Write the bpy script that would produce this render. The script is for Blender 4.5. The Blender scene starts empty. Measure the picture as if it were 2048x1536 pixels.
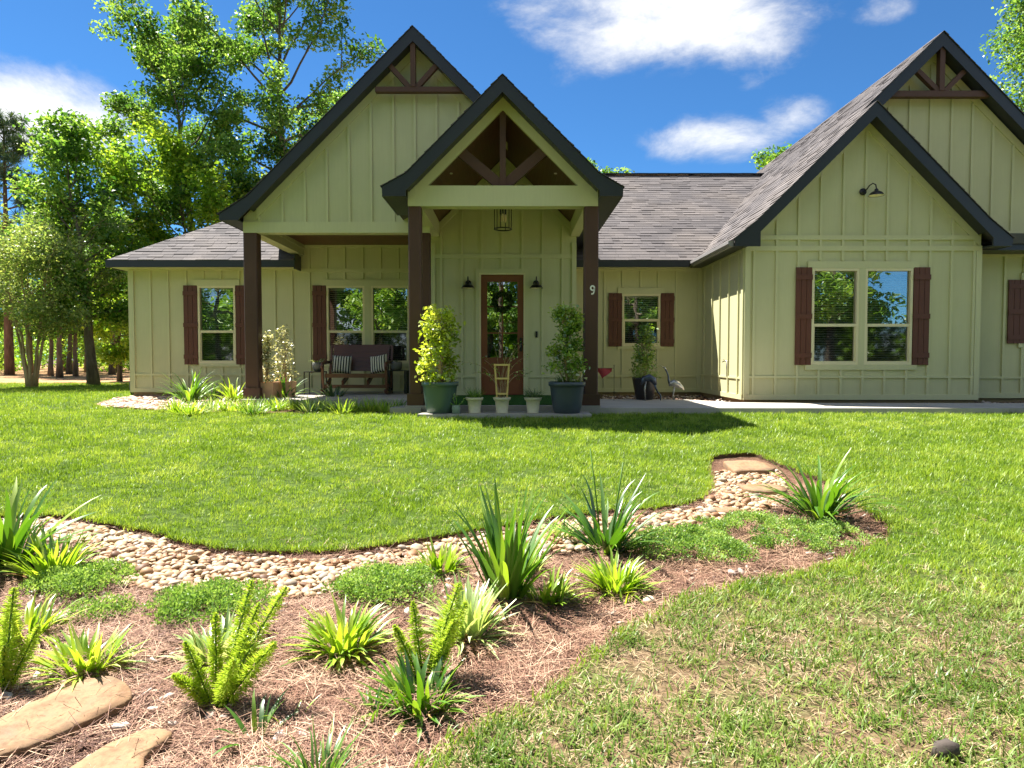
import bpy, bmesh, math, random
import numpy as np
from mathutils import Vector, Matrix, Euler
from mathutils.geometry import delaunay_2d_cdt

R = math.radians
random.seed(7)
rng = np.random.default_rng(11)
scene = bpy.context.scene
col = scene.collection

# ---------------------------------------------------------------- camera
FPX = 1365.0                      # focal length in photo pixels (2048 wide): a 24 mm lens
PITCH = math.atan(52.0 / FPX)     # looking slightly down
CAMZ = 0.90
cam_d = bpy.data.cameras.new('camera'); cam = bpy.data.objects.new('camera', cam_d); col.objects.link(cam)
cam.location = (0, 0, CAMZ); cam.rotation_euler = (math.pi/2 - PITCH, 0, 0)
cam_d.sensor_width = 36.0; cam_d.lens = FPX/2048*36; cam_d.clip_start = 0.05; cam_d.clip_end = 4000
scene.camera = cam

# ---------------------------------------------------------------- light
SUN_TO = Vector((-0.46, 0.37, 1.0)).normalized()      # towards the sun: behind the house, to its left
SUN_EL = math.asin(SUN_TO.z); SUN_AZ = math.atan2(SUN_TO.x, SUN_TO.y)
sun_d = bpy.data.lights.new('sun', 'SUN'); sun = bpy.data.objects.new('sun', sun_d); col.objects.link(sun)
sun_d.energy = 4.0; sun_d.angle = R(0.53); sun_d.color = (1.0, 0.95, 0.87)
sun.rotation_euler = SUN_TO.to_track_quat('Z', 'Y').to_euler()
sun.location = (-20, 30, 50)
SKY_STRENGTH = 0.050
EXPOSURE = 2.12
scene.view_settings.view_transform = 'Standard'
scene.view_settings.look = 'None'
scene.view_settings.exposure = EXPOSURE
scene.view_settings.gamma = 1.0
scene.view_settings.use_curve_mapping = False
scene.render.engine = 'CYCLES'
scene.cycles.max_bounces = 10
scene.cycles.diffuse_bounces = 8
scene.cycles.glossy_bounces = 3
scene.cycles.transmission_bounces = 4
scene.cycles.transparent_max_bounces = 8
scene.cycles.sample_clamp_indirect = 6
scene.cycles.caustics_reflective = False
scene.cycles.caustics_refractive = False
scene.cycles.use_denoising = True

def ray(px, py):
    a = (px-1024)/FPX; b = (768-py)/FPX
    c, s = math.cos(PITCH), math.sin(PITCH)
    return Vector((a, c + b*s, -s + b*c))
def P(px, py, Y):
    d = ray(px, py); t = Y/d.y
    return Vector((d.x*t, Y, CAMZ + d.z*t))
def PX(px, Y, py=700): return P(px, py, Y).x
def PZ(py, Y, px=1024): return P(px, py, Y).z
def proj(p):
    c, s = math.cos(PITCH), math.sin(PITCH)
    dz = p[2]-CAMZ
    dep = p[1]*c - dz*s; up = p[1]*s + dz*c
    return 1024 + FPX*p[0]/dep, 768 - FPX*up/dep
def ground(x, y):
    """the lawn: level by the house, falling gently to the street side"""
    if y >= 10.6: return 0.0
    return -max(0.0, min(10.6 - max(y, -2.0), 12.6))*0.045
def G(px, py):
    d = ray(px, py)
    t = 5.0
    for _ in range(40):
        z = ground(d.x*t, d.y*t)
        t = (z - CAMZ)/d.z
    return Vector((d.x*t, d.y*t, ground(d.x*t, d.y*t)))

# ---------------------------------------------------------------- world: daylight sky with a few fair-weather clouds
def make_world():
    w = bpy.data.worlds.new('World'); scene.world = w; w.use_nodes = True
    nt = w.node_tree; N = nt.nodes; L = nt.links; N.clear()
    out = N.new('ShaderNodeOutputWorld')
    bg = N.new('ShaderNodeBackground'); bg.inputs[1].default_value = 1.0
    L.new(bg.outputs[0], out.inputs[0])
    sky = N.new('ShaderNodeTexSky'); sky.sky_type = 'NISHITA'; sky.sun_disc = False
    sky.sun_elevation = SUN_EL; sky.sun_rotation = SUN_AZ
    sky.altitude = 2500; sky.air_density = 1.0; sky.dust_density = 0.0; sky.ozone_density = 4.0
    sk = N.new('ShaderNodeVectorMath'); sk.operation = 'MULTIPLY'
    sk.inputs[1].default_value = (SKY_STRENGTH*.34, SKY_STRENGTH*.63, SKY_STRENGTH*.80)      # deep blue dry air
    L.new(sky.outputs[0], sk.inputs[0])
    tc = N.new('ShaderNodeTexCoord')
    nz = N.new('ShaderNodeTexNoise'); nz.noise_dimensions = '3D'
    nz.inputs['Scale'].default_value = 6.5; nz.inputs['Detail'].default_value = 10
    nz.inputs['Roughness'].default_value = 0.64; nz.inputs['Distortion'].default_value = 0.25
    mp = N.new('ShaderNodeMapping'); mp.inputs['Scale'].default_value = (1, 1, 1.9); mp.inputs['Location'].default_value = (3.1, 1.7, .4)
    L.new(tc.outputs['Generated'], mp.inputs[0]); L.new(mp.outputs[0], nz.inputs['Vector'])
    # where the clouds stand: a few banks, and fill cloud added behind the camera
    banks = [(1330, 20, 330, 150, 1.0), (1480, 70, 170, 90, .95), (1120, -20, 220, 110, .75), (1450, 275, 190, 62, .92), (1570, 235, 95, 55, .8),
             (70, 235, 230, 95, 1.15), (1500, 150, 60, 40, .6), (1770, 20, 70, 40, .62), (620, -420, 500, 200, .9), (2600, 200, 420, 150, .9), (-700, 100, 400, 160, .9)]
    acc = None
    for (px, py, sx, sy, k) in banks:
        d = ray(px, py).normalized()
        sub = N.new('ShaderNodeVectorMath'); sub.operation = 'SUBTRACT'; sub.inputs[1].default_value = d
        L.new(tc.outputs['Generated'], sub.inputs[0])
        mul = N.new('ShaderNodeVectorMath'); mul.operation = 'MULTIPLY'
        mul.inputs[1].default_value = (FPX/sx, FPX/sx, FPX/sy); L.new(sub.outputs[0], mul.inputs[0])
        ln = N.new('ShaderNodeVectorMath'); ln.operation = 'LENGTH'; L.new(mul.outputs[0], ln.inputs[0])
        mr = N.new('ShaderNodeMapRange'); mr.interpolation_type = 'SMOOTHSTEP'
        mr.inputs['From Min'].default_value = 1.35; mr.inputs['From Max'].default_value = 0.1
        mr.inputs['To Min'].default_value = 0; mr.inputs['To Max'].default_value = k
        L.new(ln.outputs['Value'], mr.inputs['Value'])
        if acc is None: acc = mr.outputs[0]
        else:
            mx = N.new('ShaderNodeMath'); mx.operation = 'MAXIMUM'; L.new(acc, mx.inputs[0]); L.new(mr.outputs[0], mx.inputs[1]); acc = mx.outputs[0]
    # unseen cloud added behind the camera, thickened to fill the shaded front walls
    n2 = N.new('ShaderNodeTexNoise'); n2.inputs['Scale'].default_value = 2.2; n2.inputs['Detail'].default_value = 3
    L.new(mp.outputs[0], n2.inputs['Vector'])
    sp = N.new('ShaderNodeSeparateXYZ'); L.new(tc.outputs['Generated'], sp.inputs[0])
    bk = N.new('ShaderNodeMapRange'); bk.inputs['From Min'].default_value = 0.35; bk.inputs['From Max'].default_value = -0.1
    bk.inputs['To Min'].default_value = 0; bk.inputs['To Max'].default_value = 1; L.new(sp.outputs['Y'], bk.inputs['Value'])
    m2 = N.new('ShaderNodeMapRange'); m2.inputs['From Min'].default_value = .42; m2.inputs['From Max'].default_value = .56
    m2.inputs['To Max'].default_value = 1.0; L.new(n2.outputs['Fac'], m2.inputs['Value'])
    mm = N.new('ShaderNodeMath'); mm.operation = 'MULTIPLY'; L.new(bk.outputs[0], mm.inputs[0]); L.new(m2.outputs[0], mm.inputs[1])
    mx = N.new('ShaderNodeMath'); mx.operation = 'MAXIMUM'; L.new(acc, mx.inputs[0]); L.new(mm.outputs[0], mx.inputs[1])
    # density
    ad = N.new('ShaderNodeMath'); ad.operation = 'MULTIPLY_ADD'; ad.inputs[1].default_value = 0.62
    L.new(mx.outputs[0], ad.inputs[0]); L.new(nz.outputs['Fac'], ad.inputs[2])
    al = N.new('ShaderNodeMapRange'); al.interpolation_type = 'SMOOTHSTEP'
    al.inputs['From Min'].default_value = 0.76; al.inputs['From Max'].default_value = 1.24
    al.inputs['To Min'].default_value = 0; al.inputs['To Max'].default_value = 0.93
    L.new(ad.outputs[0], al.inputs['Value'])
    cl = N.new('ShaderNodeMapRange'); cl.inputs['From Min'].default_value = .8; cl.inputs['From Max'].default_value = 1.3
    cl.inputs['To Min'].default_value = 0.19; cl.inputs['To Max'].default_value = 0.33; L.new(ad.outputs[0], cl.inputs['Value'])
    cc = N.new('ShaderNodeCombineColor'); 
    for i in range(3): L.new(cl.outputs[0], cc.inputs[i])
    mix = N.new('ShaderNodeMix'); mix.data_type = 'RGBA'
    L.new(al.outputs[0], mix.inputs[0]); L.new(sk.outputs[0], mix.inputs[6]); L.new(cc.outputs[0], mix.inputs[7])
    L.new(mix.outputs[2], bg.inputs[0])
make_world()

# ================================================================ helpers
def lin(r, g, b):
    f = lambda c: ((c/255)/12.92 if c/255 <= 0.04045 else (((c/255)+0.055)/1.055)**2.4)
    return (f(r), f(g), f(b), 1.0)

class NT:
    """small wrapper for node materials"""
    def __init__(s, name):
        s.m = bpy.data.materials.new(name); s.m.use_nodes = True
        s.t = s.m.node_tree; s.N = s.t.nodes; s.L = s.t.links; s.N.clear()
        s.out = s.N.new('ShaderNodeOutputMaterial')
    def n(s, typ, **kw):
        x = s.N.new('ShaderNode'+typ)
        for k, v in kw.items():
            if k in x.inputs.keys() if hasattr(x.inputs, 'keys') else False: x.inputs[k].default_value = v
            else: setattr(x, k, v)
        return x
    def link(s, a, b): s.L.new(a, b)
    def noise(s, scale, detail=4, rough=.55, vec=None, dist=0):
        x = s.N.new('ShaderNodeTexNoise'); x.inputs['Scale'].default_value = scale
        x.inputs['Detail'].default_value = detail; x.inputs['Roughness'].default_value = rough; x.inputs['Distortion'].default_value = dist
        if vec is not None: s.link(vec, x.inputs['Vector'])
        return x.outputs['Fac']
    def coord(s, scale=(1, 1, 1), kind='Object'):
        t = s.N.new('ShaderNodeTexCoord'); m = s.N.new('ShaderNodeMapping'); m.inputs['Scale'].default_value = scale
        s.link(t.outputs[kind], m.inputs[0]); return m.outputs[0]
    def world(s, scale=(1, 1, 1)):
        t = s.N.new('ShaderNodeNewGeometry'); m = s.N.new('ShaderNodeMapping'); m.inputs['Scale'].default_value = scale
        s.link(t.outputs['Position'], m.inputs[0]); return m.outputs[0]
    def ramp(s, fac, stops):
        r = s.N.new('ShaderNodeValToRGB'); e = r.color_ramp.elements
        while len(e) < len(stops): e.new(0.5)
        for i, (p, c) in enumerate(stops): e[i].position = p; e[i].color = c
        s.link(fac, r.inputs[0]); return r.outputs[0]
    def mix(s, fac, a, b, mode='MIX'):
        x = s.N.new('ShaderNodeMix'); x.data_type = 'RGBA'; x.blend_type = mode
        for sock, v in ((x.inputs[0], fac), (x.inputs[6], a), (x.inputs[7], b)):
            if hasattr(v, 'links') or isinstance(v, bpy.types.NodeSocket): s.link(v, sock)
            else: sock.default_value = v
        return x.outputs[2]
    def mapr(s, v, a, b, c, d):
        x = s.N.new('ShaderNodeMapRange'); x.inputs[1].default_value = a; x.inputs[2].default_value = b
        x.inputs[3].default_value = c; x.inputs[4].default_value = d; s.link(v, x.inputs[0]); return x.outputs[0]
    def attr(s, name):
        x = s.N.new('ShaderNodeAttribute'); x.attribute_name = name; return x.outputs['Fac']
    def objrand(s):
        return s.N.new('ShaderNodeObjectInfo').outputs['Random']
    def bump(s, h, strength=.3, dist=.01):
        b = s.N.new('ShaderNodeBump'); b.inputs['Strength'].default_value = strength; b.inputs['Distance'].default_value = dist
        s.link(h, b.inputs['Height']); return b.outputs[0]
    def bsdf(s, color, rough=.6, normal=None, spec=.5, metal=0, coat=0):
        b = s.N.new('ShaderNodeBsdfPrincipled')
        for k, v in (('Base Color', color), ('Roughness', rough), ('Metallic', metal)):
            if isinstance(v, bpy.types.NodeSocket): s.link(v, b.inputs[k])
            else: b.inputs[k].default_value = v
        b.inputs['Specular IOR Level'].default_value = spec
        b.inputs['Coat Weight'].default_value = coat
        if normal is not None: s.link(normal, b.inputs['Normal'])
        return b.outputs[0]
    def done(s, sh): s.link(sh, s.out.inputs[0]); return s.m

M = {}
def painted(name, c, rough=.55, var=.10, grain=None, spec=.4, bumpk=.12):
    k = NT(name); v = k.world()
    big = k.noise(.9, 4, .6, v); fine = k.noise(38, 3, .6, k.world(grain or (1, 1, 1)))
    dark = tuple(x*(1-var) for x in c[:3])+(1,); lite = tuple(min(1, x*(1+var)) for x in c[:3])+(1,)
    a = k.ramp(big, [(.3, dark), (.7, lite)])
    b = k.mix(k.mapr(fine, .35, .7, 0, .18), a, tuple(x*.78 for x in c[:3])+(1,))
    M[name] = k.done(k.bsdf(b, rough, k.bump(fine, bumpk, .004), spec)); return M[name]

def leafmat(name, dark, mid, light, trans=.40, gloss=.05, inst=False):
    k = NT(name)
    t = k.objrand() if inst else k.attr('tone')
    if inst:
        n = k.noise(1.3, 3, .6, k.world()); t2 = k.N.new('ShaderNodeMath'); t2.operation = 'MULTIPLY_ADD'; t2.inputs[1].default_value = .55
        k.link(t, t2.inputs[0]); k.link(k.mapr(n, .3, .7, 0, .45), t2.inputs[2]); t = t2.outputs[0]
    c = k.ramp(t, [(0.0, dark), (.5, mid), (1.0, light)])
    d = k.N.new('ShaderNodeBsdfDiffuse'); k.link(c, d.inputs[0])
    tr = k.N.new('ShaderNodeBsdfTranslucent')
    c2 = k.mix(1.0, c, (1.12, 1.08, .55, 1), 'MULTIPLY'); k.link(c2, tr.inputs[0])
    mx = k.N.new('ShaderNodeMixShader'); mx.inputs[0].default_value = trans; k.link(d.outputs[0], mx.inputs[1]); k.link(tr.outputs[0], mx.inputs[2])
    g = k.N.new('ShaderNodeBsdfGlossy'); g.inputs['Roughness'].default_value = .38; g.inputs[0].default_value = (1, 1, 1, 1)
    m2 = k.N.new('ShaderNodeMixShader'); m2.inputs[0].default_value = gloss; k.link(mx.outputs[0], m2.inputs[1]); k.link(g.outputs[0], m2.inputs[2])
    M[name] = k.done(m2.outputs[0]); return M[name]

def make_materials():
    painted('siding', lin(194, 192, 149), .6, .06, (1, 1, .06))
    painted('siding_trim', lin(198, 196, 152), .55, .03, (1, 1, .08))
    painted('black_trim', lin(38, 41, 47), .38, .12, spec=.5)
    painted('brown_wood', lin(84, 58, 46), .55, .14, (6, 6, .35), spec=.35)
    painted('shutter_brown', lin(96, 57, 44), .5, .12, (6, 6, .35), spec=.35)
    painted('ceiling_wood', lin(86, 50, 34), .42, .25, (5, .25, 5), spec=.45)
    painted('vinyl', lin(222, 212, 172), .4, .03)
    painted('blind', lin(240, 238, 230), .5, .03)
    painted('bench_wood', lin(98, 60, 42), .35, .25, (.4, 5, 5), spec=.5)
    painted('black_metal', lin(26, 26, 28), .4, .1, spec=.5)
    painted('lamp_white', lin(235, 230, 200), .5, .03)
    painted('cream_pot', lin(196, 189, 158), .6, .10)
    painted('dark_pot', lin(38, 32, 32), .35, .15, spec=.5)
    painted('grey_pot', lin(112, 110, 104), .5, .15)
    painted('sage_pot', lin(120, 136, 118), .5, .10)
    painted('terra', lin(206, 160, 124), .7, .10)
    painted('trellis_wood', lin(205, 178, 112), .65, .1, (4, 4, .4))
    painted('flag_red', lin(150, 52, 52), .8, .25)
    painted('hose_grey', lin(66, 70, 62), .5, .1)
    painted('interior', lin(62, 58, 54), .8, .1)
    painted('gutter_grey', lin(130, 128, 128), .45, .06)
    painted('number_white', lin(238, 236, 226), .4, .02)
    painted('foundation', lin(150, 128, 98), .85, .2, bumpk=.4)
    painted('soil', lin(92, 70, 52), .95, .3, bumpk=.6)
    painted('mushroom', lin(226, 206, 176), .7, .12)
    painted('bark_chunk', lin(74, 66, 60), .9, .3, bumpk=.6)
    # glass: a clear pane that mirrors what stands before it
    k = NT('glass')
    fr = k.N.new('ShaderNodeFresnel'); fr.inputs[0].default_value = 1.5
    f2 = k.mapr(fr.outputs[0], .04, 1, .24, 1)
    g = k.N.new('ShaderNodeBsdfGlossy'); g.inputs['Roughness'].default_value = .004; g.inputs[0].default_value = (.96, .98, .97, 1)
    k.link(k.bump(k.noise(1.7, 2, .5, k.world()), .10, .02), g.inputs['Normal'])
    t = k.N.new('ShaderNodeBsdfTransparent'); t.inputs[0].default_value = (.92, .94, .92, 1)
    mx = k.N.new('ShaderNodeMixShader'); k.link(f2, mx.inputs[0]); k.link(t.outputs[0], mx.inputs[1]); k.link(g.outputs[0], mx.inputs[2])
    M['glass'] = k.done(mx.outputs[0])
    # insect-screened lower sash: duller
    k = NT('screen_glass')
    g = k.N.new('ShaderNodeBsdfGlossy'); g.inputs['Roughness'].default_value = .03; g.inputs[0].default_value = (.9, .9, .9, 1)
    t = k.N.new('ShaderNodeBsdfTransparent'); t.inputs[0].default_value = (.55, .56, .55, 1)
    mx = k.N.new('ShaderNodeMixShader'); mx.inputs[0].default_value = .13; k.link(t.outputs[0], mx.inputs[1]); k.link(g.outputs[0], mx.inputs[2])
    M['screen_glass'] = k.done(mx.outputs[0])
    # asphalt shingle with mineral granules
    k = NT('shingle'); v = k.world()
    tone = k.attr('tone')
    c = k.ramp(tone, [(0, lin(72, 69, 71)), (.5, lin(91, 87, 88)), (1, lin(112, 107, 107))])
    gr = k.noise(240, 2, .7, v); st = k.noise(.7, 4, .6, v)
    c = k.mix(k.mapr(gr, .35, .7, 0, .5), c, lin(74, 70, 70)); c = k.mix(k.mapr(st, .45, .75, 0, .25), c, lin(150, 138, 126))
    M['shingle'] = k.done(k.bsdf(c, .9, k.bump(gr, .5, .004), .25))
    k = NT('roof_deck'); v = k.world()
    gr = k.noise(60, 3, .7, v)
    c = k.ramp(gr, [(.3, lin(88, 82, 82)), (.7, lin(126, 118, 116))]); M['roof_deck'] = k.done(k.bsdf(c, .9, k.bump(gr, .4, .006), .2))
    # concrete
    k = NT('concrete'); v = k.world()
    a = k.noise(1.3, 6, .65, v); b = k.noise(55, 4, .7, v)
    c = k.ramp(a, [(.3, lin(158, 152, 142)), (.7, lin(184, 178, 168))]); c = k.mix(k.mapr(b, .4, .75, 0, .35), c, lin(140, 134, 124))
    M['concrete'] = k.done(k.bsdf(c, .85, k.bump(b, .3, .004), .2))
    # flagstone
    k = NT('flagstone'); v = k.coord()
    a = k.noise(2.4, 6, .65, v, .6); b = k.noise(30, 5, .7, v)
    c = k.ramp(a, [(.30, lin(104, 78, 56)), (.46, lin(146, 116, 86)), (.58, lin(128, 106, 84)), (.72, lin(148, 136, 120))]); c = k.mix(k.mapr(b, .45, .72, 0, .75), c, lin(98, 74, 54))
    M['flagstone'] = k.done(k.bsdf(c, .8, k.bump(k.mix(.5, a, b), .5, .012), .25))
    # pebbles
    k = NT('pebble')
    c = k.ramp(k.attr('tone'), [(0, lin(98, 72, 54)), (.18, lin(140, 102, 70)), (.36, lin(160, 130, 98)), (.62, lin(176, 152, 120)), (.82, lin(192, 174, 146)), (1, lin(126, 116, 106))])
    n = k.noise(60, 4, .6, k.world()); c = k.mix(k.mapr(n, .5, .8, 0, .3), c, lin(176, 142, 106))
    M['pebble'] = k.done(k.bsdf(c, .6, k.bump(n, .2, .003), .35))
    k = NT('rockmulch')
    c = k.ramp(k.attr('tone'), [(0, lin(128, 92, 74)), (.35, lin(178, 140, 116)), (.7, lin(214, 188, 164)), (1, lin(228, 214, 196))])
    n = k.noise(50, 4, .6, k.world()); M['rockmulch'] = k.done(k.bsdf(c, .75, k.bump(n, .3, .004), .3))
    # turf soil seen between the blades: green thatch, dry straw where the 'dry' mark is high
    k = NT('turf'); v = k.world()
    a = k.noise(26, 5, .7, v); b = k.noise(.8, 4, .6, v)
    grn = k.ramp(a, [(.3, lin(34, 50, 16)), (.55, lin(66, 88, 30)), (.75, lin(100, 116, 52))])
    dry = k.ramp(a, [(.28, lin(66, 50, 38)), (.5, lin(110, 90, 70)), (.72, lin(142, 122, 98))])
    f = k.N.new('ShaderNodeMath'); f.operation = 'MULTIPLY'; k.link(k.attr('dry'), f.inputs[0]); k.link(k.mapr(k.noise(3.2, 4, .65, v), .36, .6, .35, 1), f.inputs[1])
    c = k.mix(f.outputs[0], grn, dry)
    M['turf'] = k.done(k.bsdf(c, .95, k.bump(a, .8, .02), .1))
    k = NT('mulch'); v = k.world()
    a = k.noise(34, 6, .75, v, .8); b = k.noise(2.2, 4, .6, v)
    c = k.ramp(a, [(.28, lin(48, 34, 28)), (.5, lin(98, 74, 60)), (.74, lin(146, 120, 100))]); c = k.mix(k.mapr(b, .4, .7, 0, .4), c, lin(120, 84, 62))
    M['mulch'] = k.done(k.bsdf(c, .95, k.bump(a, .9, .02), .1))
    k = NT('forest_floor'); v = k.world()
    a = k.noise(1.2, 6, .7, v); c = k.ramp(a, [(.3, lin(120, 88, 62)), (.55, lin(176, 138, 104)), (.75, lin(120, 124, 66))])
    M['forest_floor'] = k.done(k.bsdf(c, .95, None, .1))
    k = NT('needle')
    c = k.ramp(k.objrand(), [(0, lin(84, 56, 46)), (.35, lin(130, 94, 76)), (.7, lin(166, 130, 106)), (1, lin(200, 170, 142))])
    M['needle'] = k.done(k.bsdf(c, .7, None, .3))
    k = NT('chip')
    c = k.ramp(k.objrand(), [(0, lin(96, 72, 60)), (.5, lin(146, 122, 108)), (1, lin(206, 194, 184))])
    M['chip'] = k.done(k.bsdf(c, .9, k.bump(k.noise(40, 4, .7, k.world()), .5, .006), .2))
    k = NT('dry_blade')
    c = k.ramp(k.objrand(), [(0, lin(120, 94, 66)), (.5, lin(160, 138, 104)), (1, lin(192, 174, 142))])
    M['dry_blade'] = k.done(k.bsdf(c, .8, None, .2))
    k = NT('dead_leaf')
    c = k.ramp(k.noise(14, 3, .6, k.world()), [(.3, lin(120, 88, 52)), (.7, lin(188, 158, 96))]); M['dead_leaf'] = k.done(k.bsdf(c, .8, None, .2))
    k = NT('turf_rug'); a = k.noise(120, 3, .7, k.world())
    c = k.ramp(a, [(.3, lin(28, 62, 22)), (.7, lin(62, 108, 44))]); M['turf_rug'] = k.done(k.bsdf(c, .95, k.bump(a, .8, .01), .1))
    # bark
    for nm, d, l in (('bark', lin(72, 62, 54), lin(128, 116, 102)), ('pine_bark', lin(84, 62, 52), lin(136, 110, 94)), ('pale_bark', lin(138, 112, 84), lin(196, 172, 138))):
        k = NT(nm); a = k.noise(7, 6, .7, k.world((1, 1, .25)), .5)
        M[nm] = k.done(k.bsdf(k.ramp(a, [(.3, d), (.7, l)]), .9, k.bump(a, .9, .04), .15))
    # planters: glazed plastic
    painted('planter_green', lin(72, 92, 82), .38, .12, spec=.5)
    painted('planter_slate', lin(66, 76, 84), .38, .12, spec=.5)
    # striped cushion cloth
    k = NT('stripe'); x = k.N.new('ShaderNodeSeparateXYZ'); t = k.N.new('ShaderNodeTexCoord'); k.link(t.outputs['Object'], x.inputs[0])
    w = k.N.new('ShaderNodeMath'); w.operation = 'MULTIPLY'; w.inputs[1].default_value = 18.0; k.link(x.outputs['X'], w.inputs[0])
    f = k.N.new('ShaderNodeMath'); f.operation = 'FRACT'; k.link(w.outputs[0], f.inputs[0])
    s = k.ramp(f.outputs[0], [(0, lin(226, 218, 200)), (.55, lin(24, 24, 28))]); s.node.color_ramp.interpolation = 'CONSTANT'
    M['stripe'] = k.done(k.bsdf(s, .9, k.bump(k.noise(160, 2, .5, t.outputs['Object']), .2, .003), .1))
    # metal birds
    k = NT('bird_metal'); a = k.noise(9, 4, .6, k.coord())
    M['bird_metal'] = k.done(k.bsdf(k.ramp(a, [(.35, lin(120, 114, 104)), (.65, lin(206, 202, 192))]), .35, None, .5, .7))
    k = NT('bird_dark'); a = k.noise(9, 4, .6, k.coord())
    M['bird_dark'] = k.done(k.bsdf(k.ramp(a, [(.35, lin(40, 44, 54)), (.65, lin(104, 112, 126))]), .3, None, .5, .7))
    k = NT('bulb_glass'); M['bulb_glass'] = k.done(k.bsdf(lin(226, 206, 160), .1, None, .6))
    k = NT('chrome'); M['chrome'] = k.done(k.bsdf(lin(190, 188, 182), .25, None, .5, .9))
    # foliage
    leafmat('leaf_tulip', lin(52, 90, 36), lin(100, 142, 58), lin(164, 194, 104), .52, .025)
    leafmat('leaf_gum', lin(66, 104, 28), lin(122, 162, 44), lin(184, 206, 80), .52, .02)
    leafmat('leaf_wood', lin(54, 92, 38), lin(98, 142, 58), lin(160, 190, 92), .54, .02)
    leafmat('leaf_myrtle', lin(92, 120, 66), lin(136, 160, 92), lin(192, 202, 124), .5, .03)
    leafmat('leaf_under', lin(66, 106, 30), lin(126, 170, 54), lin(186, 208, 96), .52, .04)
    leafmat('leaf_pine', lin(44, 66, 46), lin(76, 102, 68), lin(126, 146, 104), .25, .04)
    leafmat('leaf_lime', lin(104, 132, 22), lin(168, 190, 48), lin(222, 228, 104), .42, .07)
    leafmat('leaf_holly', lin(66, 102, 28), lin(126, 164, 50), lin(190, 208, 92), .42, .08)
    leafmat('leaf_cream', lin(120, 126, 84), lin(180, 180, 130), lin(236, 230, 196), .3, .06)
    leafmat('leaf_dark', lin(30, 54, 22), lin(64, 92, 38), lin(110, 132, 60), .25, .06)
    leafmat('strap', lin(46, 86, 22), lin(90, 136, 32), lin(154, 184, 58), .44, .07)
    leafmat('strap_yellow', lin(92, 130, 24), lin(150, 186, 44), lin(212, 222, 96), .46, .07)
    leafmat('strap_pale', lin(98, 132, 54), lin(160, 188, 96), lin(216, 222, 168), .36, .09)
    leafmat('strap_dark', lin(38, 64, 26), lin(72, 106, 44), lin(118, 144, 74), .3, .08)
    leafmat('foxtail', lin(160, 190, 60), lin(194, 216, 92), lin(226, 236, 140), .6, .01)
    leafmat('sedum', lin(86, 122, 56), lin(128, 164, 82), lin(174, 198, 118), .45, .02)
    leafmat('grass', lin(76, 108, 26), lin(132, 162, 50), lin(190, 202, 100), .46, .018, inst=True)
    leafmat('grass_rough', lin(68, 100, 34), lin(114, 142, 62), lin(168, 182, 106), .42, .015, inst=True)
make_materials()

OFF = {}
def link(o):
    col.objects.link(o); return o
def setparent(o, parent):
    if parent is not None:
        o.parent = parent
        OFF[o.name] = OFF.get(parent.name, Vector((0, 0, 0)))
def thing(name, label, cat, loc=(0, 0, 0), rz=0, group=None, off=False):
    o = bpy.data.objects.new(name, None); link(o); o.empty_display_size = .2
    o.location = loc; o.rotation_euler = (0, 0, rz)
    o['label'] = label; o['category'] = cat
    if group: o['group'] = group
    if off: OFF[o.name] = Vector(loc)
    return o
def tag(o, label, cat, group=None):
    o['label'] = label; o['category'] = cat
    if group: o['group'] = group
    return o
def structure(o): o['kind'] = 'structure'; return o
def stuff(o): o['kind'] = 'stuff'; return o
def copy_tree(src, loc, rz=0, sc=1.0, label=None):
    r = src.copy(); link(r); r.location = loc; r.rotation_euler = (0, 0, rz); r.scale = (sc,)*3
    if label: r['label'] = label
    for ch in src.children:
        c = ch.copy(); link(c); c.parent = r
        for g in ch.children:
            d = g.copy(); link(d); d.parent = c
    return r

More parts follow.
